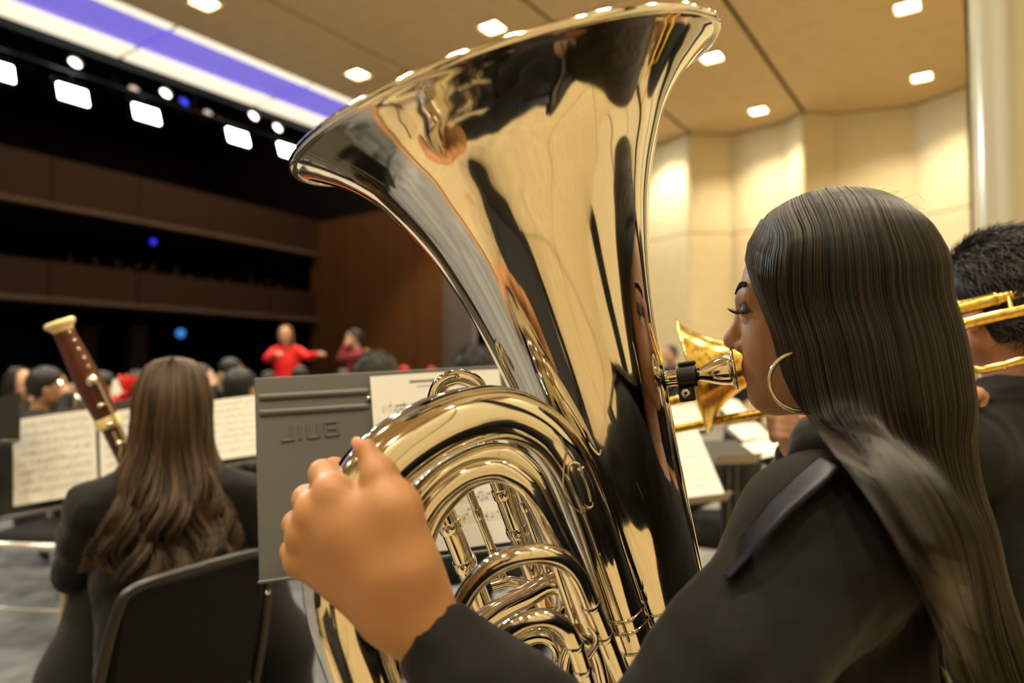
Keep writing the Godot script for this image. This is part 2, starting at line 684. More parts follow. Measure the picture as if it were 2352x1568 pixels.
		sbox(mb, 9.70, 9.925, r0 + 0.03, r0 + 2.46, TOP + 0.01, TOP + 0.05, 0.01)
		wpart(o, "white_strip", mb, M.led_white)
		mb = MB.new()
		sbox(mb, 10.885, 11.43, r0 + 0.03, r0 + 2.47, TOP - 0.01, TOP + 0.03, 0.01)
		wpart(o, "white_strip", mb, M.led_white)
		mb = MB.new()
		sbox(mb, 9.70, 11.43, r0 + 0.01, r0 + 2.48, TOP + 0.07, TOP + 0.15)
		wpart(o, "housing", mb, M.black_metal)
		var al := AreaLight3D.new()
		al.name = "glow"
		o.add_child(al)
		al.look_at_from_position(Vector3.ZERO, Vector3.DOWN, S(0, 1, 0).normalized())
		al.position = Vector3(0, -0.02, 0)
		al.area_size = Vector2(0.85, 2.4)
		al.area_range = 30.0
		al.light_color = Color(0.10, 0.07, 0.82)
		al.light_energy = 0.5
		al.shadow_enabled = true
	# house: side wall in wood, grey return, balconies, columns, dark back
	wall = struct_root("wall_house_right")
	for i in 9:
		mb = MB.new()
		wall_panel(mb, [25.4 - i * 0.92, 20.6 + 0.05 * (i % 2)], [25.4 - i * 0.92 - 0.9, 20.6 + 0.05 * (i % 2)], -0.9, 7.85 + (i % 3) * 0.0, 0.08, 0.01)
		part(wall, "board", mb.mesh(), M.house_wood)
	mb = MB.new()
	wall_panel(mb, [17.1, 20.2], [11.7, 15.2], -0.2, 12.0, 0.08)
	part(wall, "return", mb.mesh(), M.grey_paint)
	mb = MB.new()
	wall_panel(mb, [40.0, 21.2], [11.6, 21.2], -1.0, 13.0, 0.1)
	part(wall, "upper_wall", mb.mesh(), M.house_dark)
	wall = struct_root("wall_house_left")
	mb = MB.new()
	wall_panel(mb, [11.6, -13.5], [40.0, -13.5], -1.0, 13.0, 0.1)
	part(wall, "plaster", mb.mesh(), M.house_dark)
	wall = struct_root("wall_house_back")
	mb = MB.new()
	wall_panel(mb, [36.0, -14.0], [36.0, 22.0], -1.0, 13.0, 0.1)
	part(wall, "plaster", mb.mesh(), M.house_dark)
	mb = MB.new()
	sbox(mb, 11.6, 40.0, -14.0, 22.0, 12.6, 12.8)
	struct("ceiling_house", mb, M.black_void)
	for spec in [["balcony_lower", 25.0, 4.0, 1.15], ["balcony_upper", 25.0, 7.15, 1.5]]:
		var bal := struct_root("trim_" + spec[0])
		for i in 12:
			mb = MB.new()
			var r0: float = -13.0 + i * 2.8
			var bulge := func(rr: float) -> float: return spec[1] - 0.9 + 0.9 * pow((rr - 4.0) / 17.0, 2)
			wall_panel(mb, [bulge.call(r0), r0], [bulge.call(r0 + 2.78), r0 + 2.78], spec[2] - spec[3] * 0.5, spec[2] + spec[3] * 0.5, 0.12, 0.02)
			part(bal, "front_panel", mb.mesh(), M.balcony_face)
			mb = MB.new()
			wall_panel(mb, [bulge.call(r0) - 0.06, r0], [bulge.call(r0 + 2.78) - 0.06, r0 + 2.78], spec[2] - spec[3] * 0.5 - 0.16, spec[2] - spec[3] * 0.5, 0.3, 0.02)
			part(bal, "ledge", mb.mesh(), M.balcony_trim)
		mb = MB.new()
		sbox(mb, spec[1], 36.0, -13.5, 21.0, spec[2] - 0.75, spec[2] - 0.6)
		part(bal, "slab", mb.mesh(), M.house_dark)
	for px in [200.0, 312.0]:
		mb = MB.new()
		var p := C(px, 790.0, 29.0)
		mb.box(Transform3D(stage_basis, Vector3(p.x, 1.0, p.z)), Vector3(0.7, 4.0, 0.7), 0.04)
		struct("wall_column_house" + ("" if px == 200.0 else "_001"), mb, M.column_paint)
	# small lamps far back in the house
	for spec in [[415.0, 765.0, 27.0, 0.17, "cyan_sign", "round cyan sign glowing under the lower balcony"], [352.0, 555.0, 27.0, 0.11, "par_blue", "small blue light glowing above the balcony audience"]]:
		mb = MB.new()
		var p := C(spec[0], spec[1], spec[2])
		mb.lathe([Vector2(0.001, 0.03), Vector2(spec[3] * 0.8, 0.03), Vector2(spec[3], 0.0), Vector2(spec[3], -0.04), Vector2(0.001, -0.04)], along(p, cam_xf.origin), 16)
		var o := thing("house_light", spec[5], "light", p)
		wpart(o, "lens", mb, M[spec[4]])
		var hb := MB.new()
		var q := S(36.0, 0, 0) * 0.0 + p
		hb.box(Transform3D(stage_basis, p + S(0.25, 0, 0)), Vector3(0.1, 0.1, 0.4))
		wpart(o, "bracket", hb, M.black_metal)

func wall_panel(mb: MB, p: Array, q: Array, y0: float, y1: float, thick: float, bev := 0.0) -> void:
	var a := S(p[0], p[1], 0)
	var b := S(q[0], q[1], 0)
	var x := (b - a).normalized()
	var z := x.cross(Vector3.UP)
	mb.box(Transform3D(Basis(x, Vector3.UP, z), (a + b) * 0.5 + Vector3(0, (y0 + y1) * 0.5, 0)), Vector3((b - a).length(), y1 - y0, thick), bev)

func stage_lights() -> void:
	# square recessed downlights in the shell ceiling
	var rs := [13.6, 10.8, 8.0, 5.2, 2.4, -0.4, -3.2]
	var as_ := [8.7, 5.85, 3.5, 0.75, -1.9]
	var lens := MB.new()
	lens.box(Transform3D(Basis(), Vector3(0, -0.006, 0)), Vector3(0.27, 0.012, 0.27), 0.01)
	var lens_m := lens.mesh()
	var fr := MB.new()
	for e in [[0.165, 0, 0.03, 0.36], [-0.165, 0, 0.03, 0.36], [0, 0.165, 0.30, 0.03], [0, -0.165, 0.30, 0.03]]:
		fr.box(Transform3D(Basis(), Vector3(e[0], -0.016, e[1])), Vector3(e[2], 0.032, e[3]), 0.005)
	var fr_m := fr.mesh()
	var where_a := ["over the stage front", "in the third row from the back", "in the second row", "nearest the folded back corner", "behind the picture"]
	for j in as_.size():
		for i in rs.size():
			var p := S(as_[j], rs[i], TOP)
			var q := cam_xf.affine_inverse() * p
			var label := "square recessed ceiling downlight out of the picture"
			if q.z < 0.0:
				var px := 1176.0 - q.x / q.z * F
				var py := 784.0 + q.y / q.z * F
				if px > -40 and px < 2392 and py > -40:
					label = "square recessed ceiling downlight " + light_words(px, py)
			var o := thing("ceiling_downlight", label, "ceiling light", p, "square downlights in the shell ceiling", stage_basis)
			part(o, "lens", lens_m, M.downlight_lens)
			part(o, "frame", fr_m, M.lamp_frame)
			var l := SpotLight3D.new()
			l.name = "beam"
			o.add_child(l)
			l.transform = Transform3D(Basis(Vector3.RIGHT, -PI / 2), Vector3(0, -0.05, 0))
			l.spot_angle = 62.0
			l.spot_angle_attenuation = 0.75
			l.spot_range = 60.0
			l.spot_attenuation = 2.0
			l.light_energy = 12.0
			l.light_color = Color(1.0, 0.93, 0.80)
			l.light_size = 0.12
			l.shadow_enabled = true
	# pipe with floodlights and round cans over the front of the house
	var pipe := thing("lighting_pipe", "black pipe over the stage front carrying the floodlights", "lighting truss", S(13.7, 7.0, TOP + 0.5))
	var mb := MB.new()
	mb.bar(S(13.7, -6.0, TOP + 0.42), S(13.7, 20.0, TOP + 0.42), 0.03, 10)
	wpart(pipe, "pipe", mb, M.black_metal)
	for r in [-4.0, 2.0, 8.0, 14.0]:
		mb = MB.new()
		mb.bar(S(13.7, r, TOP + 0.45), S(13.7, r, 12.6), 0.012, 6)
		wpart(pipe, "hanger", mb, M.black_metal)
	var fl := [[-8, 160, "cut off by the left edge of the picture"], [168, 217, "leftmost of the four whole ones"], [337, 262, "second of the four whole ones"], [547, 315, "third of the four whole ones"], [662, 347, "touching the left rim of the tuba bell"]]
	for e in fl:
		var p := at_height(e[0], e[1], TOP)
		var o := thing("floodlight", "bright white rectangular floodlight, " + e[2], "stage light", p, "rectangular floodlights over the stage front", stage_basis * Basis(Vector3.RIGHT, -0.35))
		var face := MB.new()
		face.box(Transform3D(Basis(), Vector3(0, 0, 0.0)), Vector3(0.50, 0.33, 0.02), 0.02)
		part(o, "lens", face.mesh(), M.flood_lens)
		var body := MB.new()
		body.box(Transform3D(Basis(), Vector3(0, 0, -0.10)), Vector3(0.56, 0.39, 0.17), 0.03)
		part(o, "body", body.mesh(), M.black_metal)
		var yoke := MB.new()
		yoke.tube([Vector3(-0.3, 0, -0.1), Vector3(-0.3, 0.35, -0.1), Vector3(0.3, 0.35, -0.1), Vector3(0.3, 0, -0.1)], [0.012], 6)
		part(o, "yoke", yoke.mesh(), M.black_metal)
		var arm := MB.new()
		var top := o.transform * Vector3(0, 0.35, -0.1)
		arm.tube([top, S(13.7, (stage_basis.inverse() * p).x, TOP + 0.42)], [0.014], 6)
		for i in arm.v.size(): arm.v[i] = o.transform.affine_inverse() * arm.v[i]
		part(o, "clamp", arm.mesh(), M.black_metal)
		var l := SpotLight3D.new()
		l.name = "beam"
		o.add_child(l)
		l.position = Vector3(0, 0, 0.06)
		l.rotation.y = PI
		l.spot_angle = 55.0
		l.spot_angle_attenuation = 0.6
		l.spot_range = 60.0
		l.spot_attenuation = 2.0
		l.light_energy = 30.0
		l.light_color = Color(0.93, 1.0, 0.99)
		l.light_size = 0.2
		l.shadow_enabled = true
	# dimmed lamps in the house ceiling
	for e in [[16.5, 5.0, 5.0], [16.5, 12.0, 6.0], [18.0, 17.0, 16.0], [20.0, 8.5, 6.0], [14.2, 14.6, 60.0]]:
		var p := S(e[0], e[1], 12.55)
		var o := thing("house_downlight", "dimmed round house lamp above the picture", "ceiling light", p, "house lamps")
		var d := MB.new()
		d.lathe([Vector2(0.001, -0.03), Vector2(0.10, -0.03), Vector2(0.12, -0.02), Vector2(0.12, 0.03), Vector2(0.001, 0.03)], Transform3D(Basis(), Vector3.ZERO), 16)
		part(o, "lens", d.mesh(), M.par_dim)
		light_spot(o, "beam", p + Vector3(0, -0.06, 0), p + Vector3(0, -5, 0) + (S(2.0, 1.0, 0) if e[2] < 50.0 else S(0.6, 1.6, 0)), 75.0 if e[2] < 50.0 else 32.0, e[2], Color(1.0, 0.84, 0.66), 0.1)
	var cans := [[172, 145, "par_lens", "above the leftmost floodlight"], [64, 132, "off", "unlit at the far left"], [262, 188, "off", "with a grey unlit lens"], [308, 207, "par_dim", "faintly lit, above the second floodlight"], [380, 215, "par_lens", "lit, above the second floodlight's right side"], [422, 234, "par_blue", "glowing blue"], [478, 262, "par_dim", "faintly lit, between second and third floodlights"], [582, 267, "par_lens", "lit, above the third floodlight"], [637, 294, "par_lens", "lit, just above the rightmost floodlight"]]
	for e in cans:
		var p := at_height(e[0], e[1], TOP + 0.80)
		var o := thing("par_can", "round stage can light, " + e[3], "stage light", p, "", stage_basis * Basis(Vector3.RIGHT, -0.4))
		var tilt := Transform3D(Basis(Vector3.RIGHT, PI / 2), Vector3.ZERO)
		var b := MB.new()
		b.lathe([Vector2(0.12, 0.04), Vector2(0.12, -0.14), Vector2(0.10, -0.24), Vector2(0.05, -0.30), Vector2(0.001, -0.30)], tilt, 16)
		part(o, "barrel", b.mesh(), M.black_metal)
		b = MB.new()
		b.lathe([Vector2(0.001, 0.015), Vector2(0.06, 0.012), Vector2(0.105, 0.0)], tilt, 16)
		part(o, "lens", b.mesh(), M.chrome if e[2] == "off" else M[e[2]])
		b = MB.new()
		b.tube([Vector3(-0.13, 0, -0.1), Vector3(-0.13, -0.2, -0.1), Vector3(0.13, -0.2, -0.1), Vector3(0.13, 0, -0.1)], [0.01], 6)
		part(o, "yoke", b.mesh(), M.black_metal)

func light_words(px: float, py: float) -> String:
	var best := 1e9
	var w := ""
	for e in [[465, 0, "cut off by the top edge, above the blue slot"], [830, 160, "just left of the tuba bell"], [1120, 45, "above the middle of the tuba bell"], [1640, 115, "touching the right rim of the tuba bell"], [1488, 298, "peeping out right of the tuba bell's throat"], [1748, 245, "above the tuba player's forehead"], [2098, 5, "cut off by the top edge, at the right"], [2130, 170, "above the trombone player, far right"]]:
		var d: float = Vector2(px - e[0], py - e[1]).length()
		if d < best:
			best = d
			w = e[2]
	return w if best < 70.0 else "hidden behind the tuba bell"

# ---------------------------------------------------------------- the tuba
func tuba() -> void:
	var base := C(1560, 1700, 0.78)
	base.y = 0.62
	var t := thing("tuba", "large shiny silver tuba with upright bell held by the long-haired player", "tuba", base)
	var a := cam_xf.basis * Vector3(0.3075, -0.946, -0.1045).normalized()
	var rim := C(1157, 260, 0.70)
	var xax := a.cross(cam_xf.basis * Vector3(0, 0, 1)).normalized()
	var up := -a
	var bx := Transform3D(Basis(xax, up, xax.cross(up)), rim)
	# bell
	var pr := [[0.62, 0.0505], [0.50, 0.0605], [0.42, 0.0675], [0.35, 0.0748], [0.30, 0.0805], [0.25, 0.0868], [0.21, 0.0935], [0.17, 0.1025], [0.13, 0.1142], [0.10, 0.1262], [0.075, 0.1390], [0.050, 0.1540], [0.030, 0.1720], [0.016, 0.1900], [0.007, 0.2040], [0.0025, 0.2125], [0.0, 0.2165]]
	var q := []
	for e in pr: q.append(Vector4(e[1], -e[0], 0, 0))
	q = crom(q, 6)
	var prof := []
	for e in q: prof.append(Vector2(e.x, e.y))
	var inner := []
	for j in range(prof.size() - 1, -1, -1):
		inner.append(Vector2(prof[j].x - 0.0012, prof[j].y + 0.0012))
	var mb := MB.new()
	mb.lathe(prof, bx, 180)
	mb.lathe(inner, bx, 180)
	wpart(t, "bell", mb, M.silver)
	mb = MB.new()
	var ring := []
	for j in 13:
		var w := TAU * j / 12.0
		ring.append(Vector2(0.2175 + 0.0042 * sin(w), 0.001 + 0.0042 * cos(w)))
	mb.lathe(ring, bx, 180)
	wpart(t, "bell_rim", mb, M.silver)
	# the wide outer branch from the valves round to the bottom bow
	mb = MB.new()
	px_tube(mb, [[1530, 1700, .71, .0205], [1487, 1560, .70, .0205], [1450, 1455, .69, .0205], [1398, 1300, .675, .0205], [1358, 1180, .665, .021], [1313, 1072, .655, .0215], [1252, 992, .645, .0225], [1160, 949, .63, .0245], [1050, 962, .61, .0268], [945, 1013, .592, .0283], [860, 1085, .577, .029], [803, 1180, .567, .029], [777, 1290, .562, .0285], [784, 1400, .562, .028], [815, 1500, .567, .0278], [852, 1600, .575, .0278], [905, 1720, .59, .028]], 10, 40)
	wpart(t, "outer_branch", mb, M.silver)
	# second and third loops inside it
	for e in [[[[1395, 1480, .672, .0085], [1337, 1331, .655, .0085], [1291, 1224, .643, .0085], [1252, 1133, .634, .0088], [1223, 1082, .63, .009], [1180, 1048, .625, .0095], [1130, 1040, .622, .0098], [1070, 1058, .615, .0102], [1008, 1097, .605, .0105], [955, 1152, .598, .0108], [925, 1215, .594, .011], [912, 1290, .592, .0112], [915, 1400, .595, .0115], [940, 1540, .6, .012]]],
			[[[1360, 1440, .66, .0105], [1308, 1303, .642, .0105], [1263, 1207, .632, .0105], [1229, 1138, .624, .0108], [1193, 1098, .618, .011], [1138, 1076, .612, .0112], [1070, 1090, .605, .0114], [1008, 1134, .598, .0116], [968, 1186, .593, .0118], [946, 1240, .59, .0118], [938, 1310, .589, .0118], [945, 1420, .592, .012], [965, 1540, .6, .012]]],
			[[[1325, 1420, .69, .0085], [1285, 1300, .68, .0085], [1248, 1195, .67, .0085], [1215, 1125, .665, .0085], [1160, 1090, .66, .0085], [1090, 1100, .655, .0085], [1030, 1150, .65, .0085], [990, 1215, .645, .0085], [970, 1300, .64, .0085], [975, 1420, .64, .0085]]]]:
		mb = MB.new()
		px_tube(mb, e[0], 8, 24)
		wpart(t, "inner_branch", mb, M.silver)
	# valve casings, side by side, running with the bell
	for e in [[992, 1102, .735, 1210, 1650, .80, .0118], [1118, 1022, .735, 1330, 1600, .80, .0118], [1166, 1046, .715, 1270, 1330, .735, .0068], [1056, 1070, .72, 1160, 1340, .745, .0046], [1232, 1080, .73, 1330, 1340, .75, .0052]]:
		var p := C(e[0], e[1], e[2])
		var p2 := C(e[3], e[4], e[5])
		var x := along(p, p2)
		var L := (p2 - p).length()
		var r: float = e[6]
		mb = MB.new()
		mb.lathe([Vector2(0.001, 0), Vector2(r * 0.9, 0), Vector2(r, 0.003), Vector2(r, L), Vector2(0.001, L)], x, 24)
		var v := wpart(t, "valve_casing", mb, M.silver)
		for h in [0.052, 0.10]:
			mb = MB.new()
			mb.lathe([Vector2(r, h - 0.002), Vector2(r * 1.12, h - 0.001), Vector2(r * 1.16, h + 0.004), Vector2(r * 1.12, h + 0.010), Vector2(r, h + 0.011)], x, 24)
			wpart(v, "ferrule", mb, M.silver)
		if r > 0.01:
			mb = MB.new()
			mb.lathe([Vector2(0.001, -0.006), Vector2(r * 0.7, -0.006), Vector2(r * 1.1, -0.002), Vector2(r * 1.18, 0.004), Vector2(r * 1.18, 0.012), Vector2(r, 0.014)], x, 24)
			wpart(v, "valve_cap", mb, M.silver)
	# tuning slide bends in front
	for e in [[[1020, 1500, .598, .0088], [1034, 1440, .596, .0088], [1056, 1393, .594, .0088], [1086, 1342, .592, .0088], [1130, 1302, .591, .009], [1186, 1277, .592, .009], [1246, 1271, .596, .009], [1296, 1287, .603, .0088], [1331, 1326, .61, .0086], [1358, 1390, .617, .0084], [1388, 1460, .625, .0084], [1440, 1590, .64, .0084]],
			[[1100, 1580, .585, .0078], [1115, 1525, .582, .0078], [1138, 1480, .58, .0078], [1175, 1442, .579, .008], [1219, 1421, .58, .008], [1262, 1421, .584, .008], [1298, 1443, .59, .008], [1320, 1482, .596, .0078], [1338, 1537, .602, .0078], [1360, 1610, .61, .0078]],
			[[998, 960, .72, .0085], [1000, 915, .72, .0088], [1016, 880, .72, .0088], [1052, 866, .72, .0088], [1090, 878, .722, .0088], [1107, 912, .725, .0088], [1112, 960, .73, .0085]],
			[[1290, 1560, .66, .006], [1300, 1500, .66, .006], [1325, 1470, .66, .006], [1355, 1478, .66, .006], [1372, 1510, .662, .006], [1390, 1590, .665, .006]],
			[[1080, 1600, .69, .0075], [1110, 1530, .69, .0075], [1160, 1490, .69, .0075], [1230, 1460, .69, .0075], [1270, 1470, .69, .0075], [1285, 1510, .69, .0075], [1262, 1560, .69, .0075], [1230, 1610, .69, .0075]]]:
		mb = MB.new()
		px_tube(mb, e, 8, 24)
		var s := wpart(t, "tuning_slide", mb, M.silver)
		if e.size() > 9:
			for k in [e.size() - 3, e.size() - 2]:
				mb = MB.new()
				var p := C(e[k][0], e[k][1], e[k][2])
				var n := C(e[k + 1][0], e[k + 1][1], e[k + 1][2])
				var r: float = e[k][3]
				mb.lathe([Vector2(r, -0.003), Vector2(r * 1.14, -0.002), Vector2(r * 1.14, 0.002), Vector2(r, 0.003)], along(p, n), 24)
				wpart(s, "ferrule", mb, M.silver)
	# cross tube with its bent end
	mb = MB.new()
	px_tube(mb, [[1090, 1440, .70, .0115], [1147, 1400, .70, .0115], [1215, 1365, .70, .0115], [1262, 1340, .70, .0115], [1292, 1350, .70, .0108], [1300, 1385, .70, .0102], [1284, 1412, .70, .01], [1250, 1420, .705, .01]], 8, 24)
	wpart(t, "cross_tube", mb, M.silver)
	mb = MB.new()
	px_tube(mb, [[1130, 1345, .74, .006], [1170, 1335, .74, .006], [1215, 1345, .74, .006], [1245, 1330, .74, .006], [1255, 1290, .74, .006]], 6, 16)
	wpart(t, "cross_tube", mb, M.silver)
	# ferrule bands on the straight legs
	for e in [[1432, 1402, 1462, 1490, .684, .0215], [1441, 1428, 1470, 1515, .687, .0215], [1456, 1472, 1487, 1560, .692, .0215]]:
		var p := C(e[0], e[1], e[4])
		mb = MB.new()
		mb.lathe([Vector2(0.020, -0.002), Vector2(0.0218, -0.0012), Vector2(0.0218, 0.0012), Vector2(0.020, 0.002)], along(p, C(e[2], e[3], e[4] + .006)), 32)
		wpart(t, "branch_band", mb, M.silver)
	for h in [0.535, 0.548, 0.585]:
		var rr: float = 0.0600 - (h - 0.5) * 0.083
		mb = MB.new()
		mb.lathe([Vector2(rr - 0.001, -h - 0.002), Vector2(rr + 0.0012, -h - 0.0012), Vector2(rr + 0.0012, -h + 0.0012), Vector2(rr - 0.001, -h + 0.002)], bx, 60)
		wpart(t, "bell_band", mb, M.silver)
	# a slim leg between branch and bell
	mb = MB.new()
	px_tube(mb, [[1322, 1020, .672, .006], [1372, 1140, .68, .0065], [1422, 1280, .688, .007], [1475, 1430, .70, .0075], [1530, 1590, .71, .008]], 6, 16)
	wpart(t, "inner_branch", mb, M.silver)
	# braces and the water key
	mb = MB.new()
	px_tube(mb, [[1316, 1062, .632, .0016], [1306, 1075, .631, .0016], [1318, 1120, .636, .0016], [1338, 1158, .64, .0016], [1356, 1165, .642, .0016], [1362, 1150, .642, .0016], [1348, 1100, .637, .0016], [1332, 1068, .634, .0016], [1316, 1062, .632, .0016]], 5, 10)
	px_tube(mb, [[1334, 1075, .634, .0036], [1352, 1110, .638, .004], [1361, 1148, .642, .0036]], 4, 12)
	wpart(t, "water_key", mb, M.silver)
	mb = MB.new()
	px_tube(mb, [[1303, 1035, .628, .0008], [1296, 1070, .628, .0008], [1294, 1115, .63, .0008], [1304, 1148, .632, .0008], [1324, 1170, .635, .0008], [1345, 1182, .64, .0008]], 6, 8)
	wpart(t, "spring_wire", mb, M.silver)
	mb = MB.new()
	px_tube(mb, [[1351, 978, .664, .0014], [1346, 995, .664, .0014], [1358, 1025, .664, .0014], [1374, 1044, .664, .0014], [1380, 1036, .664, .0014], [1370, 1003, .664, .0014], [1358, 980, .664, .0014], [1351, 978, .664, .0014]], 5, 10)
	wpart(t, "bell_brace", mb, M.silver)
	mb = MB.new()
	px_tube(mb, [[1352, 1440, .62, .002], [1370, 1470, .615, .003], [1356, 1500, .612, .003], [1340, 1522, .61, .002]], 5, 10)
	wpart(t, "thumb_lever", mb, M.silver)
	# leadpipe, receiver, mouthpiece
	var m1 := C(1690, 847, .724)
	var m0 := C(1514, 873, .748)
	mb = MB.new()
	px_tube(mb, [[1470, 1250, .80, .008], [1492, 1060, .80, .0078], [1500, 950, .785, .0075], [1500, 895, .765, .0075], [1514, 873, .748, .0073]], 8, 20)
	wpart(t, "leadpipe", mb, M.silver)
	var mx := along(m0, m1)
	mx.basis = Basis(mx.basis.x, mx.basis.y, mx.basis.z)
	var L := (m1 - m0).length()
	mb = MB.new()
	mb.lathe([Vector2(0.0235, -0.010), Vector2(0.020, -0.006), Vector2(0.0135, -0.002), Vector2(0.0095, 0.004), Vector2(0.0088, 0.012), Vector2(0.0088, 0.030), Vector2(0.0075, 0.031)], mx, 28)
	wpart(t, "receiver", mb, M.silver)
	mb = MB.new()
	mb.lathe([Vector2(0.0062, 0.02), Vector2(0.0062, L * 0.47), Vector2(0.0068, L * 0.472), Vector2(0.0068, L * 0.49), Vector2(0.0066, L * 0.50), Vector2(0.0085, L * 0.58), Vector2(0.0118, L * 0.68), Vector2(0.0150, L * 0.80), Vector2(0.0165, L * 0.90), Vector2(0.0172, L * 0.945), Vector2(0.0205, L * 0.955), Vector2(0.0222, L * 0.965), Vector2(0.0226, L * 0.985), Vector2(0.0212, L * 0.998), Vector2(0.0185, L), Vector2(0.0165, L * 0.985), Vector2(0.0140, L * 0.90), Vector2(0.005, L * 0.75), Vector2(0.003, L * 0.6)], mx, 40)
	wpart(t, "mouthpiece", mb, M.silver)
	var cl := MB.new()
	cl.lathe([Vector2(0.0092, 0.020), Vector2(0.0125, 0.020), Vector2(0.0130, 0.022), Vector2(0.0130, 0.038), Vector2(0.0125, 0.040), Vector2(0.0092, 0.040)], mx, 24)
	var cpos := mx * Vector3(0, 0.030, 0)
	var cb := Basis(mx.basis.y, Vector3.UP, mx.basis.y.cross(Vector3.UP).normalized()).orthonormalized()
	cl.box(Transform3D(cb, cpos + Vector3(0, -0.019, 0) + cb.z * 0.002), Vector3(0.017, 0.016, 0.012), 0.0015)
	cl.box(Transform3D(cb, cpos + Vector3(0, 0.0135, 0)), Vector3(0.019, 0.005, 0.014), 0.0015)
	var clamp_part := wpart(t, "clamp", cl, M.black_metal, "black plastic clamp on the leadpipe")
	mb = MB.new()
	var sc := Transform3D(Basis(cb.y, cb.z * signf(cb.z.dot(cam_xf.basis.z)), cb.x).orthonormalized(), cpos + Vector3(0, -0.017, 0) + cam_xf.basis.z * 0.010 - cb.x * 0.004)
	mb.lathe([Vector2(0.001, 0.004), Vector2(0.004, 0.004), Vector2(0.005, 0.003), Vector2(0.005, 0.0), Vector2(0.001, 0)], sc, 16)
	wpart(clamp_part, "screw", mb, M.chrome)

# ---------------------------------------------------------------- people: shared helpers
const SKIN_TAN := Color(0.33, 0.178, 0.108)
const SKIN_FAIR := Color(0.46, 0.27, 0.19)

# face, skull and neck in a head frame: x forward, y up, z to the person's left; the unit is a head of 0.225 m
func head_blob(b: Blob, h: Transform3D, s := 1.0, neck := true) -> void:
	var o := func(x: float, y: float, z: float) -> Vector3: return h * (Vector3(x, y, z) * s)
	var bs := h.basis
	b.egg(o.call(0.001, 0.030, 0), Vector3(0.088, 0.088, 0.073) * s, bs, 0.02)
	b.egg(o.call(0.033, -0.018, 0), Vector3(0.055, 0.074, 0.056) * s, bs, 0.03)
	for z in [-1.0, 1.0]:
		b.cap(o.call(-0.004, -0.050, 0.046 * z), 0.020 * s, o.call(0.064, -0.073, 0.010 * z), 0.014 * s, 0.03)
		b.egg(o.call(0.055, -0.028, 0.031 * z), Vector3(0.025, 0.028, 0.021) * s, bs, 0.02)
		b.cap(o.call(0.084, 0.024, 0.008 * z), 0.008 * s, o.call(0.070, 0.026, 0.042 * z), 0.010 * s, 0.015)
		b.egg(o.call(0.096, 0.008, 0.032 * z), Vector3(0.014, 0.011, 0.017) * s, bs, 0.014, true)
		b.egg(o.call(0.0745, 0.0105, 0.032 * z), Vector3(0.0125, 0.0105, 0.0150) * s, bs, 0.004)
		b.egg(o.call(0.0905, -0.024, 0.0105 * z), Vector3(0.0085, 0.0065, 0.0065) * s, bs, 0.006)
		b.egg(o.call(-0.006, -0.010, 0.074 * z), Vector3(0.017, 0.028, 0.007) * s, bs * Basis(Vector3.UP, 0.35 * z), 0.008)
	b.cap(o.call(0.085, 0.016, 0), 0.0062 * s, o.call(0.1035, -0.014, 0), 0.0074 * s, 0.010)
	b.egg(o.call(0.1030, -0.0180, 0), Vector3(0.0078, 0.0072, 0.0085) * s, bs, 0.008)
	b.egg(o.call(0.078, -0.046, 0), Vector3(0.012, 0.018, 0.026) * s, bs, 0.012)
	b.cap(o.call(0.0870, -0.0435, -0.012 * s), 0.0050 * s, o.call(0.0870, -0.0435, 0.012), 0.0050 * s, 0.006)
	b.cap(o.call(0.0855, -0.0520, -0.011 * s), 0.0056 * s, o.call(0.0855, -0.0520, 0.011), 0.0056 * s, 0.006)
	b.egg(o.call(0.070, -0.075, 0), Vector3(0.016, 0.014, 0.018) * s, bs, 0.015)
	if neck:
		b.cap(o.call(-0.020, -0.050, 0), 0.047 * s, o.call(-0.045, -0.17, 0), 0.050 * s, 0.03)

func brow_hairs(mb: MB, b: Blob, h: Transform3D, z: float) -> void:
	var all := PackedInt32Array(range(b.A.size()))
	var rng := RandomNumberGenerator.new()
	rng.seed = 12
	for i in 240:
		var w := rng.randf()
		var zz := lerpf(0.011, 0.047, w)
		var yy := 0.0335 + 0.0045 * sin(w * PI * 0.8) + rng.randf_range(-0.0042, 0.0042) * (1.0 - 0.6 * w)
		var x := 0.12
		while x > 0.03 and b.value(h * Vector3(x, yy, zz * z), all) > 0.0004: x -= 0.0008
		var p := h * Vector3(x, yy, zz * z)
		var q := h * Vector3(x - 0.0022, yy + 0.0012 * (1.0 - w), (zz + 0.0055) * z)
		var m := h * Vector3(x + 0.0004, yy + 0.0008, (zz + 0.0025) * z)
		mb.tube([p, m, q], [0.0005, 0.0005, 0.00015], 3, false)

func face_paint(h: Transform3D, s: float, base: Color, makeup := 0.0) -> Callable:
	var inv := h.affine_inverse()
	return func(p: Vector3) -> Color:
		var q: Vector3 = inv * p / s
		var c := base
		var z := absf(q.z)
		# lips, brows, eye shadow, cheek warmth
		if q.x > 0.078 and z < 0.020 and absf(q.y + 0.048) < 0.011:
			c = base.lerp(Color(0.30, 0.09, 0.075), 0.7)
		var by := 0.0345 + 0.004 * sin((z - 0.012) / 0.036 * PI)
		if makeup == 0.0 and q.x > 0.055 and z > 0.010 and z < 0.050 and absf(q.y - by) < 0.0045:
			c = Color(0.030, 0.019, 0.013)
		if makeup > 0.0 and q.x > 0.06 and z > 0.018 and z < 0.050 and q.y > 0.009 and q.y < 0.020:
			c = base.lerp(Color(0.02, 0.014, 0.015), makeup)
		return c

func on(h: Transform3D, s: float, x: float, y: float, z: float) -> Vector3:
	return h * (Vector3(x, y, z) * s)

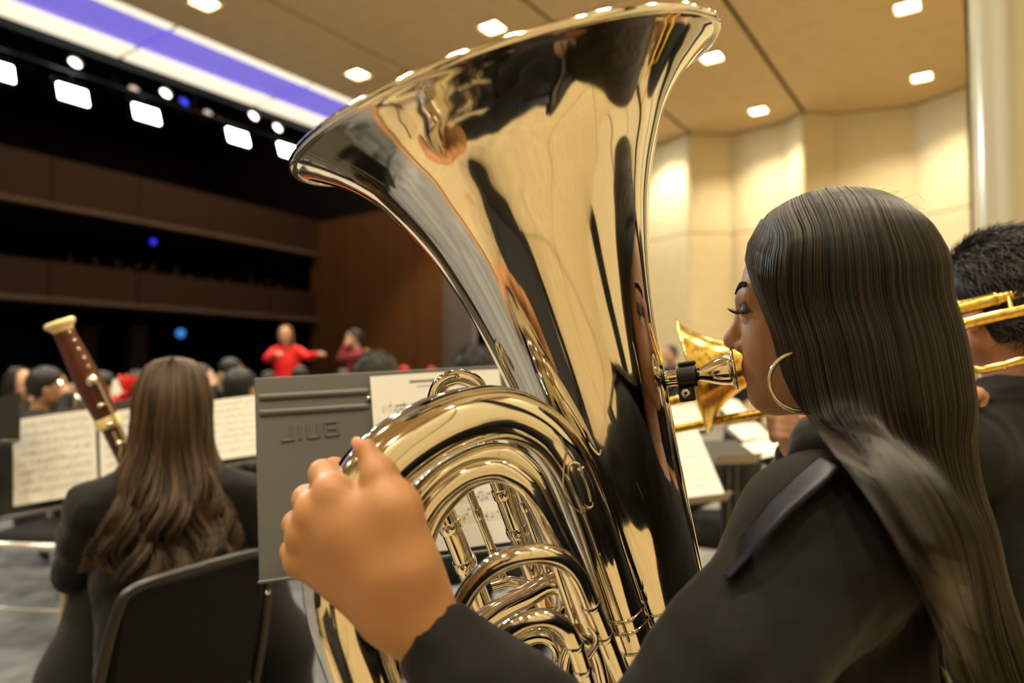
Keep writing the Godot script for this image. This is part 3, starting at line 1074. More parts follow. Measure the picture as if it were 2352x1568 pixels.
# long hair: guides from parting to tip, given as arrays of Vector3 of equal size, ordered round the head
func long_hair(mb: MB, guides: Array, rows: int, strands: int, rad: float, c0: Color, c1: Color, seed_: int, fluff := 0.004, wave := 0.0) -> void:
	var rng := RandomNumberGenerator.new()
	rng.seed = seed_
	var g := []
	for gd in guides:
		var q := []
		for p in gd: q.append(Vector4(p.x, p.y, p.z, 0))
		var sm := crom(q, 8)
		var row := PackedVector3Array()
		for j in rows + 1:
			var t := float(j) / rows * (sm.size() - 1)
			var i0 := mini(int(t), sm.size() - 2)
			var e: Vector4 = sm[i0].lerp(sm[i0 + 1], t - i0)
			row.append(Vector3(e.x, e.y, e.z))
		g.append(row)
	var mids := PackedVector3Array()
	for j in rows + 1:
		var mid := Vector3.ZERO
		for row in g: mid += row[j]
		mids.append(mid / g.size() + Vector3(0, -0.03 if j < 3 else 0.0, 0))
	var at := func(u: float, j: int) -> Vector3:
		var t := clampf(u, 0, 1) * (g.size() - 1)
		var i := mini(int(t), g.size() - 2)
		var f := t - i
		var p0: Vector3 = g[maxi(i - 1, 0)][j]
		var p1: Vector3 = g[i][j]
		var p2: Vector3 = g[i + 1][j]
		var p3: Vector3 = g[mini(i + 2, g.size() - 1)][j]
		return p1.cubic_interpolate(p2, p0, p3, f)
	# under-layer
	mb.col = c0
	var cols := (g.size() - 1) * 6
	var rings := []
	for j in rows + 1:
		var ring := PackedVector3Array()
		for k in cols + 1:
			var p: Vector3 = at.call(float(k) / cols, j)
			ring.append(p + (mids[j] - p).normalized() * fluff * (0.7 if j < rows / 3 else 1.3))
		rings.append(ring)
	mb.loft(rings, false)
	var clumps := 26
	var cph := []
	var cend := []
	for i in clumps:
		cph.append(rng.randf() * TAU)
		cend.append(rng.randf())
	for i in strands:
		var u := rng.randf()
		if i % 9 == 0: u = rng.randf() * 0.06 if i % 2 else 1.0 - rng.randf() * 0.06
		var lift := rng.randf_range(-0.6, 1.0) * fluff
		var tone := rng.randf()
		mb.col = c0.lerp(c1, tone * tone)
		var drift := rng.randf_range(-0.012, 0.012)
		var cl := mini(int(u * clumps), clumps - 1)
		var ph: float = cph[cl] + rng.randf() * 0.7
		var stop := rows - int((rng.randf() * rng.randf() * 0.16 + cend[cl] * 0.07) * rows)
		var start := int(rng.randf() * 2.0)
		var ps := []
		var rs := []
		for j in range(start, stop + 1):
			var v := float(j) / rows
			var p: Vector3 = at.call(u + drift * v + wave * sin(v * 17.0 + ph) * v * v, j)
			var outw := p - mids[j]
			outw.y = outw.y if v < 0.3 else 0.0
			ps.append(p + outw.normalized() * (lift * (0.35 + v) + wave * 0.45 * cos(v * 17.0 + ph) * v * v))
			rs.append(rad * (1.0 if v < 0.8 else 1.0 - 0.6 * (v - 0.8) / 0.2))
		if ps.size() > 3: mb.tube(ps, rs, 3, false)
	mb.col = Color(1, 1, 1)

func ring_mesh(mb: MB, c: Vector3, x: Vector3, y: Vector3, r: float, thick: float, a0 := 0.0, a1 := TAU) -> void:
	var ps := []
	for k in 33:
		var t := lerpf(a0, a1, k / 32.0)
		ps.append(c + x * cos(t) * r + y * sin(t) * r)
	mb.tube(ps, [thick], 8)

# ---------------------------------------------------------------- the tuba player
func tuba_player() -> void:
	var base := C(2030, 1568, 0.70)
	base.y = 0.135
	var who := thing("person", "long-haired woman in a black blazer and hoop earring playing the tuba", "person", base)
	var t := deg_to_rad(30.0)
	var f := (cam_xf.basis * Vector3(-cos(t), -0.06, -sin(t))).normalized()
	var sd := (cam_xf.basis * Vector3(-sin(t), 0, cos(t)))
	sd = (sd - f * sd.dot(f)).normalized()
	var u := f.cross(sd).normalized()
	var mouth := C(1697, 846, 0.726)
	var h := Transform3D(Basis(f, u, sd), mouth - f * 0.098 + u * 0.047)
	var mb := MB.new()
	var b := Blob.new()
	head_blob(b, h, 1.0)
	b.mesh_into(mb, 0.0026, face_paint(h, 1.0, SKIN_TAN, 0.9))
	var face := b
	# upper chest
	b = Blob.new()
	b.cap(on(h, 1, -0.045, -0.15, 0), 0.05, on(h, 1, -0.02, -0.24, 0), 0.07, 0.04)
	mb.col = SKIN_TAN
	b.mesh_into(mb, 0.008)
	# left hand round the outer branch
	b = Blob.new()
	b.k = 0.012
	var W := C(940, 1395, .532)
	var W2 := C(1010, 1490, .527)
	b.cap(W2, 0.027, W, 0.0255, 0.02)
	var mcp := [C(768, 1130, .533), C(722, 1176, .538), C(697, 1228, .543), C(688, 1288, .548)]
	var mr := [0.0130, 0.0128, 0.0120, 0.0108]
	for i in 4:
		b.cap(W.lerp(mcp[i], 0.08) + cam_xf.basis * Vector3(0.010 - 0.007 * i, 0.006 - 0.004 * i, 0), 0.0190, mcp[i], mr[i], 0.020)
		b.egg(mcp[i] + cam_xf.basis * Vector3(0.0015, 0.001, 0.0035), Vector3.ONE * mr[i] * 0.98, Basis(), 0.006)
	b.cap(C(880, 1310, .528), 0.020, C(800, 1220, .532), 0.017, 0.03)
	var fing := [[C(742, 1088, .560), C(768, 1078, .594), C(815, 1090, .618), 0.0112, 0.0100, 0.0088],
			[C(704, 1146, .566), C(718, 1140, .598), C(765, 1152, .616), 0.0112, 0.0100, 0.0088],
			[C(680, 1203, .570), C(698, 1200, .598), C(742, 1210, .612), 0.0106, 0.0094, 0.0084],
			[C(672, 1266, .570), C(688, 1262, .592), C(728, 1270, .603), 0.0096, 0.0086, 0.0078]]
	for i in 4:
		var e = fing[i]
		b.cap(mcp[i], mr[i], e[0], e[3], 0.007)
		b.cap(e[0], e[3], e[1], e[4], 0.005)
		b.cap(e[1], e[4], e[2], e[5], 0.005)
	var tcm := C(925, 1290, .520)
	var tm := C(905, 1165, .519)
	var ti := C(872, 1090, .531)
	var tt := C(841, 1034, .541)
	b.cap(W, 0.022, tcm, 0.0185, 0.03)
	b.cap(tcm, 0.0185, tm, 0.0140, 0.025)
	b.cap(C(850, 1200, .528), 0.014, tm, 0.013, 0.03)
	b.cap(tm, 0.0138, ti, 0.0118, 0.01)
	b.cap(ti, 0.0118, tt, 0.0092, 0.006)
	b.egg(ti, Vector3(0.0125, 0.0120, 0.0118), Basis(), 0.008)
	mb.col = SKIN_TAN.lerp(Color(0.34, 0.165, 0.065), 0.8)
	b.mesh_into(mb, 0.0027)
	# right hand, seen only as a finger behind the slides
	b = Blob.new()
	b.k = 0.012
	b.cap(C(1345, 1445, .79), 0.03, C(1420, 1520, .82), 0.028)
	for i in 3:
		b.cap(C(1330 - 10 * i, 1420 + 26 * i, .775), 0.010, C(1300 - 14 * i, 1412 + 30 * i, .745), 0.0085, 0.006)
	b.mesh_into(mb, 0.005)
	b = Blob.new()
	var s0 := C(1905, 1245, .552)
	var s1 := C(1410, 1870, .465)
	var far := on(h, 1, -0.05, -0.235, -0.17)
	b.chain([W2, s1, s0, on(h, 1, -0.03, -0.22, 0)], [0.024, 0.028, 0.034, 0.05])
	b.chain([on(h, 1, -0.03, -0.22, 0), far, far + f * 0.16 + Vector3(0, -0.24, 0), C(1420, 1520, .82)], [0.05, 0.034, 0.028, 0.024])
	b.mesh_into(mb, 0.014)
	wpart(who, "body", mb, M.skin, "", true)
	# thumb nail
	mb = MB.new()
	mb.ball(tt + (tt - ti).normalized() * 0.002 + cam_xf.basis * Vector3(-0.004, 0.004, 0.0065), Vector3(0.005, 0.0065, 0.0025), cam_xf.basis * Basis(Vector3(0, 0, 1), 0.5), 12, 8)
	wpart(who, "thumbnail", mb, mat("nail", Color(0.85, 0.60, 0.52), 0.25))
	# eye and lashes
	for z in [1.0, -1.0]:
		mb = MB.new()
		mb.ball(on(h, 1, 0.0765, 0.0075, 0.032 * z), Vector3.ONE * 0.0112, Basis(), 20, 14)
		wpart(who, "eye", mb, mat("eye_white", Color(0.75, 0.72, 0.68), 0.15) if z > 0 else M.eye_white)
		mb = MB.new()
		for k in 13:
			var w := k / 12.0
			var p := on(h, 1, 0.0885 - 0.010 * pow(absf(w - 0.45) * 2.0, 2), 0.0085 + 0.002 * sin(w * PI), (0.021 + 0.024 * w) * z)
			var dir: Vector3 = (f * (1.0 - 0.4 * w) + sd * z * (w - 0.3) * 0.9 + u * 0.10).normalized()
			mb.tube([p, p + dir * 0.004 - u * 0.0006, p + dir * 0.008 + u * 0.0014, p + dir * 0.0105 + u * 0.004], [0.0006, 0.0005, 0.0004, 0.0001], 4, false)
		wpart(who, "eyelashes", mb, M.black_metal)
	for z in [1.0, -1.0]:
		mb = MB.new()
		brow_hairs(mb, face, h, z)
		wpart(who, "eyebrow", mb, mat("brow", Color(0.07, 0.05, 0.04), 0.8, 0.0, 0.2) if z > 0 else M.brow)
	# hoop earring
	mb = MB.new()
	var lobe := C(1812, 808, .628)
	ring_mesh(mb, C(1838, 876, .628), (cam_xf.basis * Vector3(0.86, 0.30, 0.40)).normalized(), (cam_xf.basis * Vector3(-0.30, 0.95, 0)).normalized(), 0.027, 0.0021)
	wpart(who, "earring", mb, mat("earring_silver", Color(0.9, 0.88, 0.8), 0.2, 1.0))
	# blazer
	b = Blob.new()
	b.k = 0.05
	var sh := C(1905, 1245, .552)
	var el := C(1410, 1870, .465)
	var cuff := C(985, 1460, .528)
	b.cap(sh, 0.066, sh.lerp(el, 0.5), 0.051, 0.06)
	b.cap(sh.lerp(el, 0.5), 0.051, el, 0.046, 0.04)
	b.chain([el, el.lerp(cuff, 0.5), cuff], [0.046, 0.041, 0.0355], 0.03)
	var nb := on(h, 1, -0.035, -0.220, 0)
	b.cap(sh, 0.062, nb, 0.050, 0.04)
	var fsh := on(h, 1, -0.05, -0.275, -0.165)
	b.cap(nb, 0.050, fsh, 0.056, 0.04)
	var hip := nb + Vector3(0.05, -0.48, 0) - f * 0.06
	var tb := Basis(f, Vector3.UP, f.cross(Vector3.UP)).orthonormalized()
	b.egg(nb + Vector3(0, -0.18, 0) + f * 0.045, Vector3(0.095, 0.19, 0.165), tb, 0.06)
	b.egg(nb + Vector3(0, -0.36, 0) + f * 0.01, Vector3(0.10, 0.19, 0.15), tb, 0.06)
	b.chain([fsh, fsh + f * 0.16 + Vector3(0, -0.24, 0), C(1450, 1540, .83)], [0.058, 0.048, 0.036], 0.03)
	# creases of the cloth
	var fold := FastNoiseLite.new()
	fold.seed = 9
	fold.frequency = 9.0
	fold.fractal_octaves = 2
	var axis := (el - sh).normalized()
	var cuff_n := (cuff - el).normalized()
	var neck_c := on(h, 1, -0.035, -0.14, 0)
	var clip := func(p: Vector3) -> float:
		var w := fold.get_noise_3dv(p * 1.0 + axis * (p - sh).dot(axis) * 0.9) * 0.010
		var open := 0.057 - Vector2((p - neck_c).dot(f), (p - neck_c).dot(sd)).length() if (p - neck_c).y > -0.055 else -1.0
		return maxf(maxf((p - cuff).dot(cuff_n) - 0.002, open), -1.0) + 0.0 * w
	mb = MB.new()
	b.mesh_into(mb, 0.009, null, clip)
	for i in mb.v.size():
		var p := mb.v[i]
		var d := fold.get_noise_3dv(p * 1.1 - axis * p.dot(axis) * 0.55)
		var d2 := fold.get_noise_3dv(p * 2.7 + Vector3(3, 1, 2))
		mb.v[i] = p + cam_xf.basis.z * (absf(d) * 0.016 - 0.006 + d2 * 0.003) * clampf((p - cuff).length() / 0.05, 0.0, 1.0)
	wpart(who, "blazer", mb, M.blazer)
	var suit := b
	var suit_all := PackedInt32Array(range(b.A.size()))
	# hair
	var near := [
		[[1800, 462, .735], [1752, 508, .705], [1718, 580, .690], [1738, 660, .672], [1778, 760, .656], [1808, 860, .648], [1842, 950, .642], [1890, 1030, .632], [1950, 1085, .605], [2020, 1160, .580], [2080, 1290, .560], [2150, 1440, .55], [2215, 1600, .55]],
		[[1850, 447, .735], [1785, 492, .690], [1762, 580, .655], [1786, 680, .640], [1820, 790, .630], [1856, 890, .624], [1905, 980, .618], [1965, 1055, .605], [2030, 1135, .585], [2095, 1240, .570], [2155, 1365, .56], [2215, 1500, .55], [2265, 1640, .55]],
		[[1900, 438, .735], [1850, 487, .680], [1836, 580, .630], [1850, 690, .612], [1885, 800, .605], [1930, 905, .604], [1985, 1000, .602], [2050, 1090, .598], [2115, 1190, .59], [2170, 1300, .58], [2220, 1420, .57], [2265, 1540, .56], [2305, 1660, .56]],
		[[1950, 434, .735], [1940, 480, .675], [1945, 580, .618], [1962, 690, .602], [1990, 800, .600], [2025, 905, .604], [2065, 1005, .610], [2115, 1105, .612], [2165, 1210, .61], [2210, 1320, .61], [2255, 1440, .60], [2300, 1560, .60], [2335, 1680, .60]],
		[[1990, 434, .740], [2025, 484, .685], [2046, 590, .636], [2062, 700, .622], [2080, 800, .622], [2104, 900, .628], [2135, 1000, .636], [2175, 1110, .642], [2210, 1220, .645], [2250, 1335, .645], [2295, 1450, .64], [2335, 1570, .64], [2370, 1690, .64]],
		[[2015, 438, .745], [2080, 495, .710], [2118, 600, .675], [2138, 700, .665], [2152, 800, .665], [2168, 900, .668], [2190, 1000, .672], [2216, 1110, .676], [2244, 1220, .68], [2280, 1335, .68], [2322, 1450, .68], [2362, 1570, .68], [2395, 1690, .68]],
		[[2025, 445, .755], [2112, 515, .745], [2162, 610, .730], [2186, 710, .722], [2198, 800, .72], [2208, 900, .72], [2224, 1000, .72], [2244, 1110, .72], [2268, 1220, .72], [2300, 1335, .72], [2342, 1450, .72], [2382, 1570, .72], [2415, 1690, .72]]]
	var guides := []
	var hi := h.affine_inverse()
	var hb := Blob.new()
	head_blob(hb, h, 1.0)
	var hb_all := PackedInt32Array(range(hb.A.size()))
	var turns := [2.45, 2.02, 1.62, 1.24, 0.84, 0.42, 0.0]
	var skull := Vector3(0.088, 0.088, 0.073) * 1.11
	var mid := Vector3(0.001, 0.030, 0.0)
	for g in near.size():
		var gd = near[g]
		var row := []
		var dx := -cos(turns[g])
		var dz := sin(turns[g])
		var q0 := Vector3(lerpf(0.62, -0.62, g / 6.0), 0.82, 0.002).normalized() * skull + mid
		row.append(h * q0)
		if g == 0:
			var q1: Vector3 = hi * C(gd[1][0], gd[1][1], gd[1][2])
			for w in [0.33, 0.66]:
				var k: Vector3 = (q0.lerp(q1, w) - mid) / skull
				row.append(h * (k.normalized() * skull + mid))
		else:
			for w in [0.34, 0.67, 1.0]:
				var k := ((q0 - mid) / skull).slerp(Vector3(dx * 0.88, 0.47, dz * 0.88).normalized(), w)
				row.append(h * (k * skull + mid))
			for fi in [80.0, 100.0]:
				var w := deg_to_rad(fi)
				row.append(h * (Vector3(dx * sin(w), cos(w), dz * sin(w)) * skull + mid))
			row.append(h * Vector3(dx * 0.094 - 0.008, -0.025, dz * 0.084))
			row.append(h * Vector3(dx * 0.090 - 0.016, -0.085, dz * 0.090))
		for j in range(1 if g == 0 else 6, gd.size()):
			var p := C(gd[j][0], gd[j][1], gd[j][2] if g < 4 else 0.595 + 0.008 * (g - 4))
			if j < 8:
				for n in 40:
					if hb.value(p, hb_all) > 0.008: break
					p = p.move_toward(cam_xf.origin, 0.003)
			if j >= 6:
				for n in 60:
					if suit.value(p, suit_all) > 0.013: break
					p += ((cam_xf.origin - p).normalized() - f * (0.0 if g < 3 else 0.5)).normalized() * 0.004
			row.append(p)
		guides.append(row)
	for pass_ in 3:
		for g in near.size():
			for j in range(8, guides[g].size() - 1):
				var sum: Vector3 = guides[g][j - 1] + guides[g][j + 1]
				var side: Vector3 = guides[maxi(g - 1, 0)][j] + guides[mini(g + 1, near.size() - 1)][j]
				guides[g][j] = guides[g][j] * 0.5 + sum * 0.16 + side * 0.09
	for g in near.size():
		for j in range(8, guides[g].size()):
			for n in 60:
				if suit.value(guides[g][j], suit_all) > 0.021: break
				guides[g][j] += ((cam_xf.origin - guides[g][j]).normalized() - f * (0.0 if g < 3 else 0.4)).normalized() * 0.003
	for k in range(near.size() - 2, -1, -1):
		var row := []
		for p in guides[k]:
			var q: Vector3 = hi * p
			row.append(h * Vector3(q.x, q.y, -q.z))
		guides.append(row)
	mb = MB.new()
	long_hair(mb, guides, 30, 5600, 0.0005, Color(0.0062, 0.005, 0.004), Color(0.034, 0.0235, 0.014), 21, 0.0055)
	# loose hairs over the crown
	var rng := RandomNumberGenerator.new()
	rng.seed = 5
	for i in 30:
		var x := rng.randf_range(1820, 2080)
		var y := 434.0 + 0.0011 * pow(x - 1955.0, 2) + 8
		var p := C(x, y, 0.70)
		var q := C(x + rng.randf_range(-50, 40), y - rng.randf_range(2, 16), 0.70)
		var e := C(x + rng.randf_range(-95, 70), y + rng.randf_range(0, 30), 0.69)
		mb.col = Color(0.03, 0.02, 0.014)
		mb.tube([p, p.lerp(q, 0.6), q, q.lerp(e, 0.6), e], [0.00016], 3, false)
	wpart(who, "hair", mb, M.hair, "", true)
	# satin lapel
	mb = MB.new()
	var e0 := [[1885, 1052, .615], [1838, 1090, .60], [1775, 1150, .595], [1715, 1225, .598], [1655, 1305, .61]]
	var e1 := [[1935, 1078, .575], [1890, 1112, .565], [1818, 1170, .566], [1745, 1245, .575], [1672, 1325, .60]]
	var rings := []
	for j in e0.size():
		var p := C(e0[j][0], e0[j][1], e0[j][2])
		var q := C(e1[j][0], e1[j][1], e1[j][2])
		for n in 60:
			if suit.value(p, suit_all) < 0.012: p = p.move_toward(cam_xf.origin, 0.004)
			if suit.value(q, suit_all) < 0.012: q = q.move_toward(cam_xf.origin, 0.004)
		var n := cam_xf.basis.z * 0.004
		rings.append(PackedVector3Array([p, p.lerp(q, 0.5) + n * 1.6, q + n * 0.6, q - n, p - n]))
	mb.loft(rings, true, true, true)
	wpart(who, "lapel", mb, M.navy_satin, "dark blue satin lapel")
	# sequined top under the open blazer
	b = Blob.new()
	b.egg(nb + Vector3(0, -0.19, 0) + f * 0.045, Vector3(0.105, 0.15, 0.10), tb)
	mb = MB.new()
	b.mesh_into(mb, 0.010)
	wpart(who, "top", mb, M.sequins)
	# trousers, below the picture
	b = Blob.new()
	b.k = 0.04
	var seat := nb + Vector3(0, -0.56, 0) - f * 0.02
	seat.y = 0.135 + 0.53
	for z in [-1.0, 1.0]:
		var k: Vector3 = seat + f * 0.42 + sd * 0.12 * z
		var foot: Vector3 = Vector3(k.x, 0.135 + 0.05, k.z)
		b.chain([seat + sd * 0.09 * z, k, foot + Vector3(0, 0.05, 0), foot + f * 0.12], [0.10, 0.065, 0.045, 0.035])
	mb = MB.new()
	b.mesh_into(mb, 0.02)
	wpart(who, "trousers", mb, M.black_cloth)

# ---------------------------------------------------------------- other people, built on one pattern
# o: head (Vector3, middle of the head), face (Vector3), skin, hair ("short"/"long"/"none"), hair_c0, hair_c1, coat (Material), hands [left, right] or null,
#    floor (y), stand (bool), cell, hair_len, strands, scale
func figure(called: String, label: String, o: Dictionary, group := "") -> Node3D:
	var s: float = o.get("scale", 1.0)
	var hd: Vector3 = o.head
	var f: Vector3 = o.face
	f = f.normalized()
	var rt := f.cross(Vector3.UP).normalized()
	var u := rt.cross(f).normalized()
	var h := Transform3D(Basis(f, u, -rt), hd)
	var bf := Vector3(f.x, 0, f.z).normalized()
	if o.has("body_face"): bf = o.body_face.normalized()
	var br := bf.cross(Vector3.UP).normalized()
	var fl: float = o.get("floor", 0.0)
	var base := Vector3(hd.x, fl, hd.z)
	var who := thing(called, label, "person", base, group)
	var cell: float = o.get("cell", 0.012)
	var skin: Color = o.get("skin", SKIN_TAN)
	var mb := MB.new()
	var b := Blob.new()
	head_blob(b, h, s)
	b.mesh_into(mb, cell * 0.55, face_paint(h, s, skin))
	var nb := on(h, s, -0.045, -0.165, 0)
	var hands = o.get("hands", [null, null])
	var coat := Blob.new()
	coat.k = 0.04
	coat.cap(nb + br * 0.03, 0.055 * s, nb - br * 0.03, 0.055 * s)
	var tb := Basis(bf, Vector3.UP, br)
	coat.egg(nb + Vector3(0, -0.20 * s, 0), Vector3(0.105, 0.21, 0.17) * s, tb, 0.06)
	coat.egg(nb + Vector3(0, -0.42 * s, 0), Vector3(0.11, 0.20, 0.155) * s, tb, 0.06)
	mb.col = skin
	for k in 2:
		var sg := -1.0 if k == 0 else 1.0     # first the left arm
		var sh := nb + br * sg * 0.165 * s + Vector3(0, -0.055 * s, 0)
		coat.cap(nb + br * sg * 0.05 * s, 0.05 * s, sh, 0.056 * s, 0.05)
		var hand: Vector3 = hands[k] if hands[k] != null else sh + bf * 0.30 * s + Vector3(0, -0.42 * s, 0) - br * sg * 0.06
		var gap := hand - sh
		var reach := 0.56 * s
		if gap.length() > reach * 0.98: hand = sh + gap.normalized() * reach * 0.98
		gap = hand - sh
		var drop := sqrt(maxf(0.0, reach * reach - gap.length_squared())) * 0.5
		var side := (Vector3.DOWN * 0.9 + br * sg * 0.5 - bf * 0.15)
		side = (side - gap.normalized() * side.dot(gap.normalized())).normalized()
		var el := sh + gap * 0.52 + side * drop
		if o.has("elbows") and o.elbows[k] != null: el = o.elbows[k]
		var wr := el.lerp(hand, 0.84)
		coat.chain([sh, sh.lerp(el, 0.5), el, wr], [0.056 * s, 0.050 * s, 0.043 * s, 0.035 * s], 0.03)
		# a half-closed hand
		var hb := Blob.new()
		hb.k = 0.012
		var fd := (hand - wr).normalized()
		var cr := fd.cross(Vector3.UP).normalized()
		hb.cap(el.lerp(hand, 0.74), 0.022 * s, wr, 0.023 * s)
		hb.cap(wr, 0.024 * s, hand - cr * 0.012 * s, 0.021 * s)
		hb.cap(wr, 0.022 * s, hand + cr * 0.014 * s, 0.020 * s)
		for n in 4:
			var kn := hand + cr * (n - 1.5) * 0.018 * s + fd * 0.012 * s
			var p2 := kn + fd * 0.026 * s + Vector3(0, -0.012, 0) * s
			hb.cap(kn, 0.0105 * s, p2, 0.0095 * s, 0.004)
			hb.cap(p2, 0.0095 * s, p2 + (Vector3(0, -0.026, 0) - fd * 0.012) * s, 0.0085 * s, 0.004)
		hb.cap(wr + cr * sg * -0.02 * s, 0.014 * s, hand - cr * sg * 0.036 * s + fd * 0.012 * s, 0.010 * s, 0.008)
		hb.mesh_into(mb, maxf(0.004, cell * 0.5))
		hb = Blob.new()
		hb.chain([el.lerp(hand, 0.74), el, sh, nb + Vector3(0, 0.03, 0)], [0.021 * s, 0.026 * s, 0.032 * s, 0.040 * s])
		hb.mesh_into(mb, maxf(0.014, cell))
	wpart(who, "body", mb, M.skin, "", true)
	var neck_c := on(h, s, -0.03, -0.12, 0)
	var clip := func(p: Vector3) -> float:
		var q := p - neck_c
		return (0.054 * s - Vector2(q.dot(bf), q.dot(br)).length()) if q.y > -0.05 * s else -1.0
	var cm := MB.new()
	coat.mesh_into(cm, cell, null, clip)
	var fold := FastNoiseLite.new()
	fold.seed = 31
	fold.frequency = 8.0
	for i in cm.v.size():
		cm.v[i] += Vector3(fold.get_noise_3dv(cm.v[i]), fold.get_noise_3dv(cm.v[i] + Vector3(9, 0, 0)) * 0.5, fold.get_noise_3dv(cm.v[i] + Vector3(0, 9, 0))) * 0.011 * s
	wpart(who, o.get("coat_name", "jacket"), cm, o.get("coat", M.blazer))
	# legs
	var lb := Blob.new()
	lb.k = 0.04
	var hip := nb + Vector3(0, -0.56 * s, 0)
	for sg in [-1.0, 1.0]:
		if o.get("stand", false):
			lb.chain([hip + br * sg * 0.08, Vector3(hip.x, fl + (hip.y - fl) * 0.5, hip.z) + br * sg * 0.09 + bf * 0.02, Vector3(hip.x, fl + 0.07, hip.z) + br * sg * 0.10, Vector3(hip.x, fl + 0.04, hip.z) + br * sg * 0.11 + bf * 0.14], [0.10 * s, 0.065 * s, 0.05, 0.035])
		else:
			var knee: Vector3 = hip + bf * 0.42 * s + br * sg * 0.13
			knee.y = maxf(hip.y - 0.03, fl + 0.40)
			lb.chain([hip + br * sg * 0.09, knee, Vector3(knee.x, fl + 0.08, knee.z) - bf * 0.03, Vector3(knee.x, fl + 0.04, knee.z) + bf * 0.12], [0.095 * s, 0.065 * s, 0.045 * s, 0.036 * s])
	var lm := MB.new()
	lb.mesh_into(lm, maxf(cell, 0.018))
	wpart(who, "trousers", lm, M.black_cloth)
	# hair
	var kind: String = o.get("hair", "short")
	var c0: Color = o.get("hair_c0", Color(0.010, 0.009, 0.008))
	var c1: Color = o.get("hair_c1", Color(0.035, 0.030, 0.026))
	var hm := MB.new()
	if kind == "short":
		var hb := Blob.new()
		hb.k = 0.02
		hb.egg(on(h, s, -0.016, 0.042, 0), Vector3(0.098, 0.090, 0.081) * s, h.basis)
		hb.egg(on(h, s, -0.045, -0.010, 0), Vector3(0.062, 0.075, 0.073) * s, h.basis)
		var inv := h.affine_inverse()
		var hc := func(p: Vector3) -> float:
			var q: Vector3 = inv * p / s
			return maxf(0.0 + q.x * 0.95 - q.y - 0.012 if q.x > -0.02 else -0.03 - (q.x + 0.02) * 0.3 - q.y - 0.03, -0.085 - q.y)
		hm.col = c0
		hb.mesh_into(hm, cell * 0.7, null, hc)
		var rng := RandomNumberGenerator.new()
		rng.seed = o.get("seed", 1)
		for i in o.get("strands", 0):
			var d := Vector3(rng.randfn(), rng.randfn(), rng.randfn()).normalized()
			if d.y < d.x * 0.75 - 0.15 or d.y < -0.75: continue
			var q := Vector3(-0.016, 0.042, 0) + d * Vector3(0.098, 0.090, 0.081) if d.y > -0.1 else Vector3(-0.045, -0.010, 0) + d * Vector3(0.062, 0.075, 0.073)
			var lie := (Vector3(-0.55, -0.35 if d.y < 0.5 else 0.18, d.z * 0.5) + Vector3(rng.randf_range(-0.5, 0.5), rng.randf_range(-0.3, 0.3), rng.randf_range(-0.5, 0.5)))
			lie = (lie - d * lie.dot(d)).normalized()
			var L := rng.randf_range(0.020, 0.052)
			hm.col = c0.lerp(c1, rng.randf())
			hm.tube([h * (q * s), h * ((q + d * 0.006 + lie * L * 0.5) * s), h * ((q + d * 0.007 + lie * L) * s)], [0.0009 * s, 0.0009 * s, 0.0002 * s], 3, false)
		hm.col = Color(1, 1, 1)
	elif kind == "long":
		var guides := []
		var n := 11
		var ln: float = o.get("hair_len", 0.42)
		var spread: float = o.get("hair_spread", 1.0)
		for k in n:
			var a := lerpf(-1.95, 1.95, k / float(n - 1))       # 0 is the back of the head
			var dx := -cos(a)
			var dz := sin(a)
			var row := []
			row.append(Vector3(-0.012 + 0.060 * (1.0 - absf(a) / 1.95) * -1.0 + 0.03 * absf(a) / 1.95, 0.1285, 0.003 * signf(dz)))
			row.append(Vector3(-0.003 + dx * 0.068, 0.1115, dz * 0.056))
			row.append(Vector3(-0.005 + dx * 0.103, 0.045, dz * 0.083))
			row.append(Vector3(-0.008 + dx * 0.106, -0.025, dz * 0.088))
			row.append(Vector3(-0.025 + dx * 0.090, -0.095, dz * 0.090))
			row.append(Vector3(-0.055 + dx * 0.085, -0.165, dz * 0.108 * spread))
			for m in 4:
				var v := (m + 1) / 4.0
				row.append(Vector3(-0.060 + dx * (0.090 + 0.02 * v) - 0.01 * v, -0.165 - (ln - 0.165) * v, dz * (0.112 + 0.03 * v) * spread))
			for j in row.size(): row[j] = h * (row[j] * s)
			guides.append(row)
		long_hair(hm, guides, 26, o.get("strands", 300), o.get("strand_r", 0.0012), c0, c1, o.get("seed", 3), o.get("fluff", 0.006), o.get("wave", 0.0))
	if kind != "none": wpart(who, "hair", hm, M.hair, "", true)
	return who

